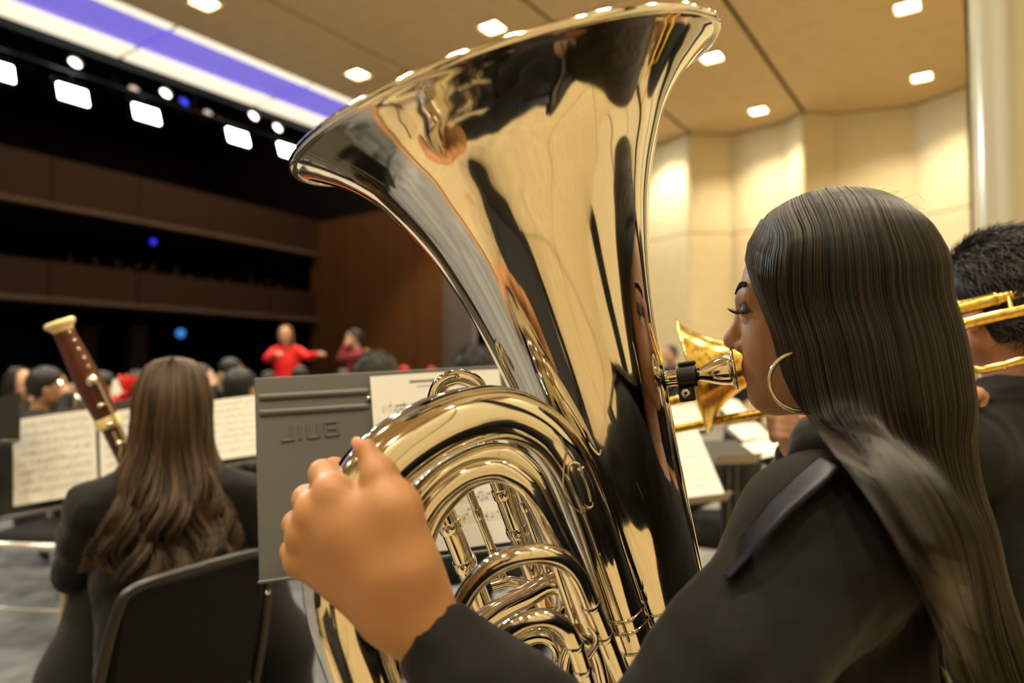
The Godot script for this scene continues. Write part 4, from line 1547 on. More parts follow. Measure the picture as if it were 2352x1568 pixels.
# ---------------------------------------------------------------- trombone and its player
func trombone() -> void:
	var P0 := C(1590, 862, 1.19)
	var T := (cam_xf.basis * Vector3(0.93, 0.262, 0.245)).normalized()
	var t := thing("trombone", "worn brass trombone with its flared bell pointing left past the tuba mouthpiece", "trombone", P0)
	var bm := mat("brass_worn", Color(1, 1, 1), 0.2, 1.0)
	tex(bm, noise_tex(0.02, [Color(0.88, 0.77, 0.42), Color(0.90, 0.79, 0.45), Color(0.88, 0.76, 0.41), Color(0.84, 0.71, 0.36), Color(0.80, 0.66, 0.32), Color(0.42, 0.28, 0.13), Color(0.36, 0.24, 0.11)], 41, 512, 5), Vector3.ONE * 9.0)
	M["brass"] = bm
	var x := along(P0, P0 + T)
	var q := []
	for e in [[0.0, 0.1015], [0.004, 0.0965], [0.012, 0.0865], [0.025, 0.0735], [0.045, 0.058], [0.07, 0.045], [0.10, 0.035], [0.14, 0.0265], [0.19, 0.0205], [0.26, 0.0158], [0.34, 0.0128], [0.45, 0.0112], [0.60, 0.0108], [0.72, 0.0105]]:
		q.append(Vector4(e[1], e[0], 0, 0))
	var prof := []
	for e in crom(q, 4): prof.append(Vector2(e.x, e.y))
	var mb := MB.new()
	mb.lathe(prof, x, 64)
	var inner := []
	for j in range(30, -1, -1): inner.append(Vector2(prof[j].x - 0.001, prof[j].y + 0.0004))
	mb.lathe(inner, x, 64)
	wpart(t, "bell", mb, M.brass)
	mb = MB.new()
	var ring := []
	for j in 9:
		var w := TAU * j / 8.0
		ring.append(Vector2(0.1015 + 0.0022 * sin(w), 0.0022 * cos(w)))
	mb.lathe(ring, x, 64)
	wpart(t, "bell_rim", mb, M.brass_clear)
	mb = MB.new()
	for d in [0.515, 0.475]:
		mb = MB.new()
		mb.lathe([Vector2(0.011, d), Vector2(0.0126, d + 0.001), Vector2(0.0126, d + 0.004), Vector2(0.011, d + 0.005)], x, 20)
		wpart(t, "bell_band", mb, M.brass_clear)
	# slide pair, gooseneck and bow
	for e in [[[1380, 958, 1.255, .0078], [1545, 921, 1.21, .0078], [1760, 868, 1.15, .0078], [2000, 806, 1.08, .0080], [2200, 748, 1.035, .0085], [2352, 712, 1.0, .0085], [2480, 682, .975, .0085]],
			[[1380, 1016, 1.255, .0078], [1545, 986, 1.21, .0078], [1640, 967, 1.185, .0078], [1800, 938, 1.14, .0076], [2000, 893, 1.085, .007], [2150, 850, 1.05, .006], [2205, 835, 1.04, .0058], [2245, 849, 1.03, .0058], [2290, 842, 1.02, .006], [2352, 826, 1.005, .0063], [2480, 798, .98, .0063]]]:
		mb = MB.new()
		px_tube(mb, e, 6, 16)
		wpart(t, "slide_tube", mb, M.brass)
	mb = MB.new()
	px_tube(mb, [[1380, 958, 1.255, .0078], [1345, 972, 1.265, .0078], [1335, 995, 1.268, .0078], [1350, 1018, 1.265, .0078], [1380, 1016, 1.255, .0078]], 6, 16)
	wpart(t, "slide_bow", mb, M.brass_clear)
	mb = MB.new()
	px_tube(mb, [[1790, 860, 1.14, .004], [1800, 938, 1.14, .004]], 3, 10)
	wpart(t, "slide_brace", mb, M.brass_clear)
	mb = MB.new()
	px_tube(mb, [[2318, 682, 1.035, .003], [2322, 700, 1.02, .004], [2325, 716, 1.005, .003]], 3, 10)
	wpart(t, "bell_brace", mb, M.brass_clear)
	mb = MB.new()
	px_tube(mb, [[2206, 746, 1.033, .0098], [2216, 744, 1.031, .0098]], 2, 16)
	wpart(t, "slide_collar", mb, M.brass_clear)
	mb = MB.new()
	px_tube(mb, [[2300, 840, 1.018, .0072], [2305, 839, 1.017, .0072]], 2, 16)
	wpart(t, "slide_collar", mb, M.brass_clear)

func trombone_player() -> void:
	var head := C(2292, 715, 1.15)
	var hand := C(1822, 985, 1.135)
	var who := figure("person", "dark short-haired person in a black suit behind the brass trombone", {
		"head": head, "face": cam_xf.basis * Vector3(-0.42, 0.0, -0.90), "floor": 0.135, "cell": 0.010, "hair": "short", "strands": 4600, "seed": 8,
		"skin": Color(0.36, 0.18, 0.11), "hands": [C(2180, 905, 1.05), hand], "elbows": [null, C(1900, 1290, 1.25)], "coat": M.blazer})
	# fist on the slide
	var b := Blob.new()
	b.k = 0.010
	b.cap(C(1835, 1050, 1.14), 0.024, C(1815, 985, 1.135), 0.026)
	for n in 4:
		var y := 945.0 + n * 18.0
		b.cap(C(1830, y + 8, 1.115), 0.0105, C(1796, y, 1.105), 0.0098, 0.004)
		b.cap(C(1796, y, 1.105), 0.0098, C(1785, y - 2, 1.13), 0.0088, 0.004)
	b.cap(C(1838, 960, 1.12), 0.012, C(1815, 935, 1.115), 0.0095, 0.006)
	var mb := MB.new()
	mb.col = Color(0.46, 0.26, 0.18)
	b.mesh_into(mb, 0.004)
	wpart(who, "fist", mb, M.skin, "right fist closed round the slide", true)

# ---------------------------------------------------------------- music, stands, chairs
func score_texture(seed_: int, title := false) -> ImageTexture:
	var im := Image.create(384, 512, false, Image.FORMAT_RGB8)
	im.fill(Color(0.78, 0.775, 0.75))
	var rng := RandomNumberGenerator.new()
	rng.seed = seed_
	var ink := Color(0.24, 0.23, 0.22)
	var y := 42
	if title:
		im.fill_rect(Rect2i(110, 20, 150, 9), Color(0.45, 0.42, 0.38))
		im.fill_rect(Rect2i(130, 38, 90, 4), Color(0.55, 0.52, 0.48))
		y = 90
	while y < 460:
		for l in 5: im.fill_rect(Rect2i(28, y + l * 5, 330, 1), Color(0.5, 0.49, 0.46))
		for bar in 6: im.fill_rect(Rect2i(28 + bar * 66, y, 1, 21), ink)
		var x := 46
		while x < 345:
			var n := rng.randi_range(0, 8)
			var yy := y + 20 - n * 3
			if rng.randf() < 0.75:
				im.fill_rect(Rect2i(x, yy - 2, 6, 4), ink)
				im.fill_rect(Rect2i(x + 5, yy - 14, 1, 13), ink)
				if rng.randf() < 0.55: im.fill_rect(Rect2i(x + 5, yy - 15, 15, 3), ink)
			x += rng.randi_range(10, 18)
		y += 56
	return ImageTexture.create_from_image(im)

func paper(seed_: int, title := false) -> StandardMaterial3D:
	var m := mat("paper%d" % seed_, Color(1, 1, 1), 0.8)
	m.albedo_texture = score_texture(seed_, title)
	return m

# a frame from three corners: x along the top edge, y up the left edge, z towards the reader
func plane_of(tl: Vector3, tr: Vector3, bl: Vector3, share := 0.5) -> Transform3D:
	var x := (tr - tl).normalized()
	var y := (tl - bl).normalized()
	var lean := x.dot(y) * share            # share the skew between both edges
	x = (x - y * lean).normalized()
	y = (y - x * y.dot(x)).normalized()
	return Transform3D(Basis(x, y, x.cross(y)), tl)

func sheet(label: String, tl: Vector3, tr: Vector3, bl: Vector3, m: Material, curl := 0.006) -> Node3D:
	var xf := plane_of(tl, tr, bl)
	if curl > 0.005: xf.origin += xf.basis.z * 0.014
	var w := (tr - tl).length()
	var h := (tl - bl).length()
	var mb := MB.new()
	var n := 10
	for side in 2:
		var s0 := mb.v.size()
		for j in 7:
			for i in n + 1:
				var u := float(i) / n
				var v := j / 6.0
				var z := curl * sin(u * PI) + curl * 0.8 * u * (1.0 - v) + (0.0 if side == 0 else -0.0008)
				mb.vert(xf * Vector3(u * w, -v * h, z), Vector2(u, v))
		for j in 6:
			for i in n:
				var a := s0 + j * (n + 1) + i
				if side == 0: mb.quad(a, a + 1, a + n + 2, a + n + 1)
				else: mb.quad(a, a + n + 1, a + n + 2, a + 1)
	var o := thing("sheet_music", label, "sheet music", bl)
	wpart(o, "page", mb, m)
	return o

func stand(label: String, tl: Vector3, tr: Vector3, bl: Vector3, floor_y: float, m: Material, lip_m: Material, share := 0.5) -> Node3D:
	var xf := plane_of(tl, tr, bl, share)
	var w := (tr - tl).length()
	var h := (tl - bl).length()
	var mid := xf * Vector3(w * 0.5, -h * 0.62, -0.03)
	var base := Vector3(mid.x, floor_y, mid.z)
	var o := thing("music_stand", label, "music stand", base)
	var mb := MB.new()
	mb.box(xf * Transform3D(Basis(), Vector3(w * 0.5, -h * 0.5, -0.004)), Vector3(w, h, 0.003), 0.001)
	wpart(o, "desk", mb, m)
	mb = MB.new()
	mb.box(xf * Transform3D(Basis(), Vector3(w * 0.5, -h + 0.003, 0.022)), Vector3(w, 0.005, 0.05), 0.002)
	wpart(o, "ledge", mb, lip_m)
	mb = MB.new()
	mb.bar(mid, base + Vector3(0, 0.10, 0), 0.011, 10)
	mb.bar(mid + Vector3(0, -0.05, 0), base + Vector3(0, 0.12, 0), 0.015, 10)
	wpart(o, "pole", mb, M.black_metal)
	for k in 3:
		var a := k * TAU / 3.0 + 0.5
		mb = MB.new()
		var d := Vector3(cos(a), 0, sin(a))
		mb.tube([base + Vector3(0, 0.20, 0), base + d * 0.12 + Vector3(0, 0.13, 0), base + d * 0.27 + Vector3(0, 0.012, 0)], [0.009], 8)
		wpart(o, "leg", mb, M.black_metal)
	return o

func rib(o: Node3D, xf: Transform3D, x0: float, x1: float, y: float) -> void:
	var mb := MB.new()
	var rings := []
	for e in [[x0, 0.2], [x0 + 0.006, 1.0], [x1 - 0.006, 1.0], [x1, 0.2]]:
		var ring := PackedVector3Array()
		for k in 7:
			var t := PI * k / 6.0
			ring.append(xf * Vector3(e[0], y + cos(t) * 0.0065, -0.003 + sin(t) * 0.0055 * e[1]))
		rings.append(ring)
	mb.loft(rings, false)
	wpart(o, "stiffening_rib", mb, M.desk_grey)

func stands() -> void:
	mat("desk_grey", Color(0.27, 0.27, 0.262), 0.5)
	mat("desk_black", Color(0.06, 0.06, 0.058), 0.5)
	mat("grey_metal", Color(0.45, 0.44, 0.42), 0.4, 0.6)
	# the tuba player's own stand, with its stamped maker's mark seen from behind
	var tl := C(584, 867, 1.12)
	var tr := C(1165, 845, 1.25)
	var bl := C(655, 1330, 1.04)
	var o := stand("wide grey metal music stand behind the tuba player's hand, with stamped lettering", tl, tr, bl, 0.135, M.desk_grey, M.desk_grey, 0.12)
	var xf := plane_of(tl, tr, bl, 0.12)
	rib(o, xf, 0.006, 0.182, -0.034)
	rib(o, xf, 0.006, 0.182, -0.060)
	# mark: J I U and a boxed letter, raised
	var mark := MB.new()
	var s := 0.0235
	var lx := 0.040
	var ly := -0.108
	var strokes := [[[0, 0], [0.72, 0]], [[0.66, 0], [0.66, 0.92]], [[1.22, 0], [1.22, 0.92]], [[1.75, 0.05], [1.75, 0.92]], [[1.75, 0], [2.45, 0]], [[2.45, 0], [2.45, 0.92]], [[2.95, 0], [2.95, 0.92]], [[2.95, 0], [3.75, 0]], [[3.75, 0], [3.75, 0.92]], [[2.95, 0.92], [3.75, 0.92]], [[3.20, 0.46], [3.75, 0.46]]]
	for e in strokes:
		var a := Vector2(e[0][0], e[0][1])
		var b := Vector2(e[1][0], e[1][1])
		var m2 := (a + b) * 0.5
		var dir := (b - a)
		mark.box(xf * Transform3D(Basis(Vector3(0, 0, 1), 0.04), Vector3(lx + (m2.x + m2.y * -0.1) * s, ly + m2.y * s + m2.x * s * 0.04, -0.002)), Vector3(absf(dir.x) * s + 0.0048, absf(dir.y) * s + 0.0048, 0.0042), 0.0014)
	wpart(o, "stamped_mark", mark, M.desk_grey)
	for e in [[0.181, -0.047], [0.012, -0.385 + 0.05]]:
		var bolt := MB.new()
		bolt.ball(xf * Vector3(e[0], e[1], 0.0), Vector3.ONE * 0.0045, Basis(), 12, 8)
		wpart(o, "rivet", bolt, M.chrome)
	var q0 := xf * Vector3(0.186, -0.010, 0.004)
	sheet("cream music page with a printed title on the wide grey stand", q0, q0 + xf.basis.x * 0.23, q0 - xf.basis.y * 0.30, paper(1, true), 0.004)
	# the bassoon player's stand
	tl = C(-30, 968, 2.42); tr = C(330, 938, 2.54); bl = C(0, 1195, 2.34)
	o = stand("black music stand in front of the bassoon player, holding the left page", tl, tr, bl, 0.0, M.desk_black, M.grey_metal)
	sheet("printed music page left of the bassoon, hanging past the desk's ledge", C(34, 966, 2.38), C(222, 951, 2.435), C(50, 1160, 2.315), paper(2))
	sheet("printed music page half hidden behind the bassoon's lower joint", C(230, 951, 2.435), C(402, 936, 2.495), C(246, 1138, 2.365), paper(3))
	tl = C(470, 925, 2.48); tr = C(640, 905, 2.56); bl = C(490, 1085, 2.38)
	o = stand("black music stand right of the bassoon player's hair", tl, tr, bl, 0.0, M.desk_black, M.grey_metal)
	sheet("bright music page between the bassoon player and the grey stand", C(430, 932, 2.45), C(592, 921, 2.52), C(450, 1068, 2.375), paper(4))
	# white page further back, left of the red bow
	tl = C(262, 872, 3.72); tr = C(372, 868, 3.78); bl = C(246, 942, 3.66)
	o = stand("small black stand beyond the red bow", tl, tr, bl, 0.0, M.desk_black, M.desk_black)
	sheet("white page upright behind the red bow", C(262, 873, 3.68), C(350, 869, 3.72), C(248, 938, 3.63), paper(5))
	# left edge: another stand end-on
	tl = C(-160, 960, 2.4); tr = C(38, 975, 2.2); bl = C(-150, 1060, 2.35)
	stand("dark stand cut by the left edge of the picture", tl, tr, bl, 0.0, M.desk_black, M.grey_metal)
	# right, seen past the tuba
	tl = C(1470, 1012, 2.32); tr = C(1602, 990, 2.38); bl = C(1512, 1165, 2.15)
	stand("stand with a tall white page just right of the tuba bell", tl, tr, bl, 0.0, M.desk_black, M.grey_metal)
	sheet("tall white page leaning right of the tuba bell's edge", C(1468, 1008, 2.29), C(1596, 988, 2.33), C(1516, 1158, 2.13), paper(6))
	tl = C(1470, 948, 3.0); tr = C(1590, 922, 3.1); bl = C(1490, 1010, 2.9)
	stand("stand behind the trombone slide, mostly hidden by the tuba", tl, tr, bl, 0.0, M.desk_black, M.desk_black)
	sheet("pale page behind the trombone bell's lower edge", C(1470, 946, 2.96), C(1586, 923, 3.05), C(1490, 1004, 2.87), paper(7))
	tl = C(1598, 1010, 2.45); tr = C(1668, 980, 2.6); bl = C(1614, 1062, 2.35)
	stand("dark stand desk with two grey edges seen from above", tl, tr, bl, 0.0, M.desk_black, M.grey_metal)
	tl = C(1630, 920, 3.3); tr = C(1690, 915, 3.4); bl = C(1652, 968, 3.15)
	stand("far stand below the tuba player's chin", tl, tr, bl, 0.0, M.desk_black, M.desk_black)
	sheet("far white page below the tuba player's chin", C(1636, 922, 3.27), C(1682, 918, 3.34), C(1655, 962, 3.13), paper(8))
	tl = C(1660, 980, 2.75); tr = C(1760, 945, 2.95); bl = C(1722, 1075, 2.5)
	stand("tilted stand carrying two white pages near the trombone player's fist", tl, tr, bl, 0.0, M.desk_black, M.grey_metal)
	sheet("upper of two white pages on the tilted stand", C(1668, 985, 2.71), C(1718, 966, 2.81), C(1690, 1018, 2.63), paper(9))
	sheet("lower of two white pages on the tilted stand", C(1700, 1026, 2.60), C(1752, 1002, 2.72), C(1728, 1060, 2.51), paper(10))

# stacking chair: legs and frame of tube, padded seat and back; x to its right, z forward
func chair(label: String, at: Vector3, facing: Vector3, tube_m: Material) -> Node3D:
	var fz := Vector3(facing.x, 0, facing.z).normalized()
	var o := thing("stacking_chair", label, "chair", at, "", Basis(fz.cross(Vector3.UP), Vector3.UP, -fz))
	for sx in [-1.0, 1.0]:
		var mb := MB.new()
		var q := crom([Vector4(0.205 * sx, 0.0, 0.26, 0.011), Vector4(0.20 * sx, 0.30, 0.20, 0.011), Vector4(0.195 * sx, 0.45, 0.17, 0.011), Vector4(0.19 * sx, 0.66, 0.215, 0.011), Vector4(0.175 * sx, 0.80, 0.245, 0.011), Vector4(0.145 * sx, 0.845, 0.255, 0.011), Vector4(0.0, 0.852, 0.258, 0.011)], 5)
		v4_tube(mb, q, 10)
		part(o, "back_leg", mb.mesh(), tube_m)
		mb = MB.new()
		v4_tube(mb, crom([Vector4(0.20 * sx, 0.0, -0.24, 0.011), Vector4(0.195 * sx, 0.25, -0.19, 0.011), Vector4(0.19 * sx, 0.42, -0.17, 0.011), Vector4(0.19 * sx, 0.435, 0.0, 0.011), Vector4(0.195 * sx, 0.44, 0.165, 0.011)], 5), 10)
		part(o, "front_leg", mb.mesh(), tube_m)
	var mb := MB.new()
	mb.box(Transform3D(Basis(Vector3.RIGHT, 0.17), Vector3(0, 0.66, 0.208)), Vector3(0.345, 0.36, 0.028), 0.012)
	part(o, "backrest", mb.mesh(), M.chair_pad)
	mb = MB.new()
	mb.box(Transform3D(Basis(), Vector3(0, 0.455, 0.0)), Vector3(0.42, 0.05, 0.42), 0.02)
	part(o, "seat", mb.mesh(), M.chair_pad)
	mb = MB.new()
	mb.bar(Vector3(-0.2, 0.14, -0.215), Vector3(0.2, 0.14, -0.215), 0.008)
	part(o, "stretcher", mb.mesh(), tube_m)
	mb = MB.new()
	mb.tube([Vector3(-0.2, 0.43, 0.2), Vector3(-0.2, 0.43, -0.19), Vector3(-0.18, 0.43, -0.215), Vector3(0.18, 0.43, -0.215), Vector3(0.2, 0.43, -0.19), Vector3(0.2, 0.43, 0.2)], [0.02], 10)
	part(o, "seat_rail", mb.mesh(), tube_m)
	return o

# ---------------------------------------------------------------- bassoon, its player and her chair
func bassoon_group() -> void:
	mat("chair_pad", Color(0.016, 0.016, 0.017), 0.75, 0.0, 0.3)
	mat("chair_tube", Color(0.10, 0.10, 0.095), 0.35, 0.3)
	tex(mat("maple", Color(1, 1, 1), 0.3), noise_tex(0.02, [Color(0.20, 0.075, 0.03), Color(0.30, 0.12, 0.05), Color(0.25, 0.095, 0.04)], 51), Vector3(3, 3, 3))
	mat("ivory", Color(0.86, 0.78, 0.58), 0.35)
	var face := cam_xf.basis * Vector3(-0.38, 0.02, -0.92)
	var who := figure("person", "bassoon player with long wavy brown hair seen from behind", {
		"head": C(398, 940, 1.70), "face": face, "body_face": Vector3(-0.40, 0, -0.91), "floor": 0.0, "cell": 0.010, "hair": "long", "hair_len": 0.365, "hair_spread": 1.12, "strands": 2200, "strand_r": 0.0011, "wave": 0.045, "fluff": 0.009,
		"hair_c0": Color(0.020, 0.0135, 0.0085), "hair_c1": Color(0.125, 0.078, 0.042), "seed": 14, "hands": [C(215, 1290, 1.95), C(520, 1230, 2.0)], "elbows": [C(172, 1315, 1.66), C(622, 1280, 1.80)], "coat": M.blazer})
	var sk := Blob.new()
	sk.k = 0.06
	sk.chain([C(300, 1400, 1.74), C(235, 1560, 1.72), C(225, 1700, 1.72)], [0.13, 0.135, 0.14])
	sk.chain([C(540, 1370, 1.80), C(640, 1480, 1.88), C(660, 1640, 1.95)], [0.12, 0.085, 0.08])
	sk.cap(C(300, 1400, 1.74), 0.13, C(540, 1370, 1.80), 0.12)
	var sm := MB.new()
	sk.mesh_into(sm, 0.014)
	wpart(who, "coat_skirt", sm, M.blazer)
	# bassoon
	var a := C(137, 742, 1.78)
	var e := C(322, 1118, 1.86)
	var x := along(a, e)
	var L := (e - a).length()
	var t := thing("bassoon", "red-brown wooden bassoon with a pale ring at its top", "bassoon", e)
	var mb := MB.new()
	var q := []
	for k in [[0.020, 0.0], [0.0245, 0.02], [0.026, 0.05], [0.0285, 0.09], [0.0315, 0.14], [0.0330, 0.18], [0.0320, 0.22], [0.0290, 0.26], [0.0285, 0.275]]: q.append(Vector4(k[0], k[1], 0, 0))
	var prof := []
	for k in crom(q, 4): prof.append(Vector2(k.x, k.y))
	mb.lathe(prof, x, 28)
	wpart(t, "bell_joint", mb, M.maple)
	mb = MB.new()
	mb.lathe([Vector2(0.016, 0.004), Vector2(0.017, -0.004), Vector2(0.033, -0.006), Vector2(0.0365, -0.002), Vector2(0.0365, 0.004), Vector2(0.033, 0.009), Vector2(0.026, 0.016), Vector2(0.0248, 0.022)], x, 32)
	wpart(t, "bell_ring", mb, M.ivory)
	mb = MB.new()
	mb.lathe([Vector2(0.028, 0.270), Vector2(0.0325, 0.272), Vector2(0.0325, 0.298), Vector2(0.030, 0.300), Vector2(0.022, 0.301)], x, 28)
	wpart(t, "joint_band", mb, M.ivory)
	mb = MB.new()
	mb.lathe([Vector2(0.0235, 0.298), Vector2(0.0235, 0.34), Vector2(0.0225, L), Vector2(0.001, L)], x, 24)
	wpart(t, "long_joint", mb, M.maple)
	# keys: rod, posts, touches on the camera side
	var toward := (cam_xf.origin - a)
	toward = (toward - x.basis.y * toward.dot(x.basis.y)).normalized()
	var side := (toward * 0.72 + (cam_xf.basis.x * 0.69)).normalized()
	side = (side - x.basis.y * side.dot(x.basis.y)).normalized()
	var P := func(d: float, r: float, sd: Vector3) -> Vector3: return x.origin + x.basis.y * d + sd * r
	mb = MB.new()
	mb.bar(P.call(0.175, 0.041, side), P.call(L * 0.94, 0.034, side), 0.0035, 8)
	wpart(t, "key_rod", mb, M.key_silver if M.has("key_silver") else mat("key_silver", Color(0.84, 0.81, 0.72), 0.2, 1.0))
	for k in 6:
		mb = MB.new()
		var d := 0.03 + k * 0.025
		mb.ball(P.call(d, 0.026 + 0.0012 * k + (0.003 if k > 2 else 0.0), side), Vector3.ONE * 0.0045, Basis(), 10, 8)
		wpart(t, "key_post", mb, M.key_silver)
	mb = MB.new()
	mb.ball(P.call(0.168, 0.037, (toward + side).normalized()), Vector3(0.015, 0.015, 0.015), Basis(), 16, 10)
	wpart(t, "key_pad", mb, M.key_silver)
	for k in 4:
		mb = MB.new()
		var d := 0.235 + k * 0.055
		mb.ball(P.call(d, 0.036, toward), Vector3(0.007, 0.007, 0.007), Basis(), 12, 8)
		mb.bar(P.call(d, 0.034, toward), P.call(d, 0.038, side), 0.0025, 6)
		wpart(t, "key_touch", mb, M.key_silver)
	mb = MB.new()
	mb.tube([P.call(0.31, 0.031, toward), P.call(0.36, 0.033, toward), P.call(0.385, 0.033, (toward - side * 0.6).normalized()), P.call(0.385, 0.033, toward), P.call(0.40, 0.033, side)], [0.0035], 8)
	wpart(t, "key_lever", mb, M.key_silver)
	chair("black padded chair with a rounded tube frame behind the bassoon player", Vector3(C(440, 1300, 1.45).x - 0.185, 0.0, C(440, 1300, 1.45).z - 0.11), Vector3(-0.86, 0, -0.51), M.chair_tube)
	chair("empty chair with a pale steel seat edge at the left edge", Vector3(C(70, 1230, 3.2).x, 0.0, C(70, 1230, 3.2).z - 0.2), Vector3(-0.1, 0, 1.0), M.chrome)
	# a player with a red bow, nearly hidden by the bassoon player
	mat("ribbon", Color(0.72, 0.02, 0.03), 0.5)
	var girl := figure("person", "player wearing a red ribbon bow, hidden behind the bassoon player's head", {"head": C(352, 925, 2.95), "face": cam_xf.basis * Vector3(-0.2, 0, -1.0), "cell": 0.018, "coat": M.blazer, "seed": 21})
	var c0 := C(292, 905, 2.92)
	for sg in [-1.0, 1.0]:
		for k in 4:
			mb = MB.new()
			var w: float = (k - 1.5) * 0.35
			var out := cam_xf.basis * (Vector3(sg * 0.25 + w * 0.35, sg * 0.8, 0.2).normalized())
			mb.ball(c0 + out * 0.045 + cam_xf.basis.x * w * 0.03, Vector3(0.012, 0.045, 0.014), Basis(cam_xf.basis.z, -w * 0.8), 10, 8)
			wpart(girl, "ribbon_loop", mb, M.ribbon, "red ribbon loop")
	mb = MB.new()
	mb.ball(c0 + cam_xf.basis.z * 0.015, Vector3(0.016, 0.02, 0.014), Basis(), 12, 8)
	wpart(girl, "ribbon_knot", mb, M.ribbon, "red ribbon knot")
	mb = MB.new()
	mb.tube([c0, C(320, 912, 2.95)], [0.012], 8)
	wpart(girl, "ribbon_band", mb, M.ribbon, "red ribbon band")

# ---------------------------------------------------------------- the rest of the orchestra
func orchestra() -> void:
	mat("red_cloth", Color(0.80, 0.03, 0.04), 0.7)
	mat("maroon_cloth", Color(0.42, 0.04, 0.12), 0.8)
	mat("suit_black", Color(0.035, 0.035, 0.038), 0.85)
	mat("silver_plate", Color(0.9, 0.88, 0.86), 0.12, 1.0)
	var H := func(px: float, d: float, top: float) -> Vector3: return C(px, top, d) + Vector3(0, -0.135, 0)
	var right := cam_xf.basis * Vector3(0.9, -0.02, -0.35)
	# left pair
	figure("person", "woman with long black hair playing a flute at the far left", {"head": H.call(48, 4.6, 842), "face": cam_xf.basis * Vector3(0.85, 0, 0.1), "cell": 0.02, "hair": "long", "hair_len": 0.34, "strands": 260, "strand_r": 0.003, "coat": M.suit_black, "skin": SKIN_FAIR, "hands": [C(100, 905, 4.5), C(78, 915, 4.4)]})
	var fl := thing("flute", "bright silver flute held up at the far left", "flute", C(72, 884, 4.4))
	var mb := MB.new()
	mb.tube([C(58, 884, 4.45), C(82, 884, 4.36), C(150, 888, 4.2)], [0.012, 0.0115, 0.011], 12)
	wpart(fl, "tube", mb, M.silver_plate)
	mb = MB.new()
	mb.ball(C(74, 882, 4.36), Vector3(0.02, 0.014, 0.018), Basis(), 12, 8)
	wpart(fl, "lip_plate", mb, M.silver_plate)
	figure("person", "short-haired man in black playing a silver trumpet left of the bassoon", {"head": H.call(112, 4.0, 840), "face": cam_xf.basis * Vector3(0.85, -0.05, -0.5), "cell": 0.018, "hair": "short", "strands": 200, "coat": M.suit_black, "hands": [C(165, 893, 3.9), C(158, 896, 3.8)], "seed": 4})
	trumpet("silver trumpet pointing down right beside the bassoon", C(136, 878, 3.82), C(204, 932, 3.75))
	# centre rows
	figure("person", "dark-haired person just right of the bassoon", {"head": H.call(240, 5.2, 850), "face": cam_xf.basis * Vector3(0.5, 0, -0.8), "cell": 0.022, "coat": M.suit_black, "seed": 2})
	figure("person", "dark-haired person behind the bassoon player's crown", {"head": H.call(318, 6.6, 848), "face": cam_xf.basis * Vector3(0.6, 0, -0.7), "cell": 0.022, "coat": M.suit_black, "seed": 3})
	figure("person", "person raising a bright silver trumpet right of the bassoon player's head", {"head": H.call(462, 5.0, 833), "face": cam_xf.basis * Vector3(0.9, 0, -0.1), "cell": 0.02, "coat": M.suit_black, "skin": SKIN_FAIR, "hands": [C(498, 872, 4.9), C(495, 876, 4.8)], "seed": 5})
	trumpet("bright silver trumpet held level above the middle stand", C(478, 866, 4.82), C(545, 872, 4.7))
	figure("person", "tall dark-haired person in the back row left of the red conductor", {"head": H.call(533, 6.0, 820), "face": cam_xf.basis * Vector3(0.7, 0, -0.6), "cell": 0.022, "coat": M.suit_black, "seed": 6})
	figure("person", "dark-haired person seen from behind beside the grey stand's left corner", {"head": H.call(556, 3.9, 842), "face": cam_xf.basis * Vector3(0.35, 0, -0.9), "cell": 0.018, "coat": M.suit_black, "seed": 7, "strands": 200})
	figure("person", "small dark head directly below the conductor's left arm", {"head": H.call(690, 7.0, 838), "face": cam_xf.basis * Vector3(0.1, 0, -1.0), "cell": 0.024, "coat": M.suit_black, "seed": 8})
	figure("person", "player with greying curly hair behind the grey stand's top edge", {"head": H.call(862, 2.9, 806), "face": cam_xf.basis * Vector3(-0.2, 0, -1.0), "cell": 0.014, "coat": M.suit_black, "hair_c0": Color(0.014, 0.012, 0.010), "hair_c1": Color(0.07, 0.06, 0.05), "strands": 1600, "seed": 9})
	figure("person", "black-haired player seen from behind between grey stand and tuba bell", {"head": H.call(1096, 2.75, 792), "face": cam_xf.basis * Vector3(0.35, 0, -0.95), "cell": 0.012, "coat": M.suit_black, "strands": 1600, "seed": 10})
	figure("person", "distant fair-skinned player beyond the trombone bell", {"head": H.call(1538, 8.5, 790), "face": cam_xf.basis * Vector3(-0.8, 0, 0.5), "cell": 0.024, "coat": M.suit_black, "skin": SKIN_FAIR, "seed": 11})
	figure("person", "seated player under the tilted stand's pages", {"head": C(1640, 1140, 3.6) + Vector3(0.1, 0.55, 0), "face": cam_xf.basis * Vector3(-0.8, 0, -0.4), "cell": 0.022, "coat": M.suit_black, "seed": 12})
	for e in [[790, 7.9, 845, "far player right of the conductor's hand"], [930, 8.4, 840, "far player with a red hair ribbon, left one of two"], [992, 9.6, 842, "far player with a red hair ribbon, right one of two"], [618, 7.6, 850, "far player half hidden below the conductor"]]:
		var p := figure("person", e[3], {"head": H.call(e[0], e[1], e[2]), "face": cam_xf.basis * Vector3(0.2, 0, -1.0), "cell": 0.026, "coat": M.suit_black, "hair_c0": Color(0.02, 0.012, 0.008), "seed": 13})
		if "ribbon" in e[3]:
			mb = MB.new()
			mb.ball(H.call(e[0], e[1], e[2]) + Vector3(0, 0.09, 0.09), Vector3(0.06, 0.045, 0.03), Basis(), 12, 8)
			wpart(p, "ribbon", mb, M.ribbon, "red hair ribbon")
	# conductor and the man beside her
	var hc := C(656, 770, 8.7)
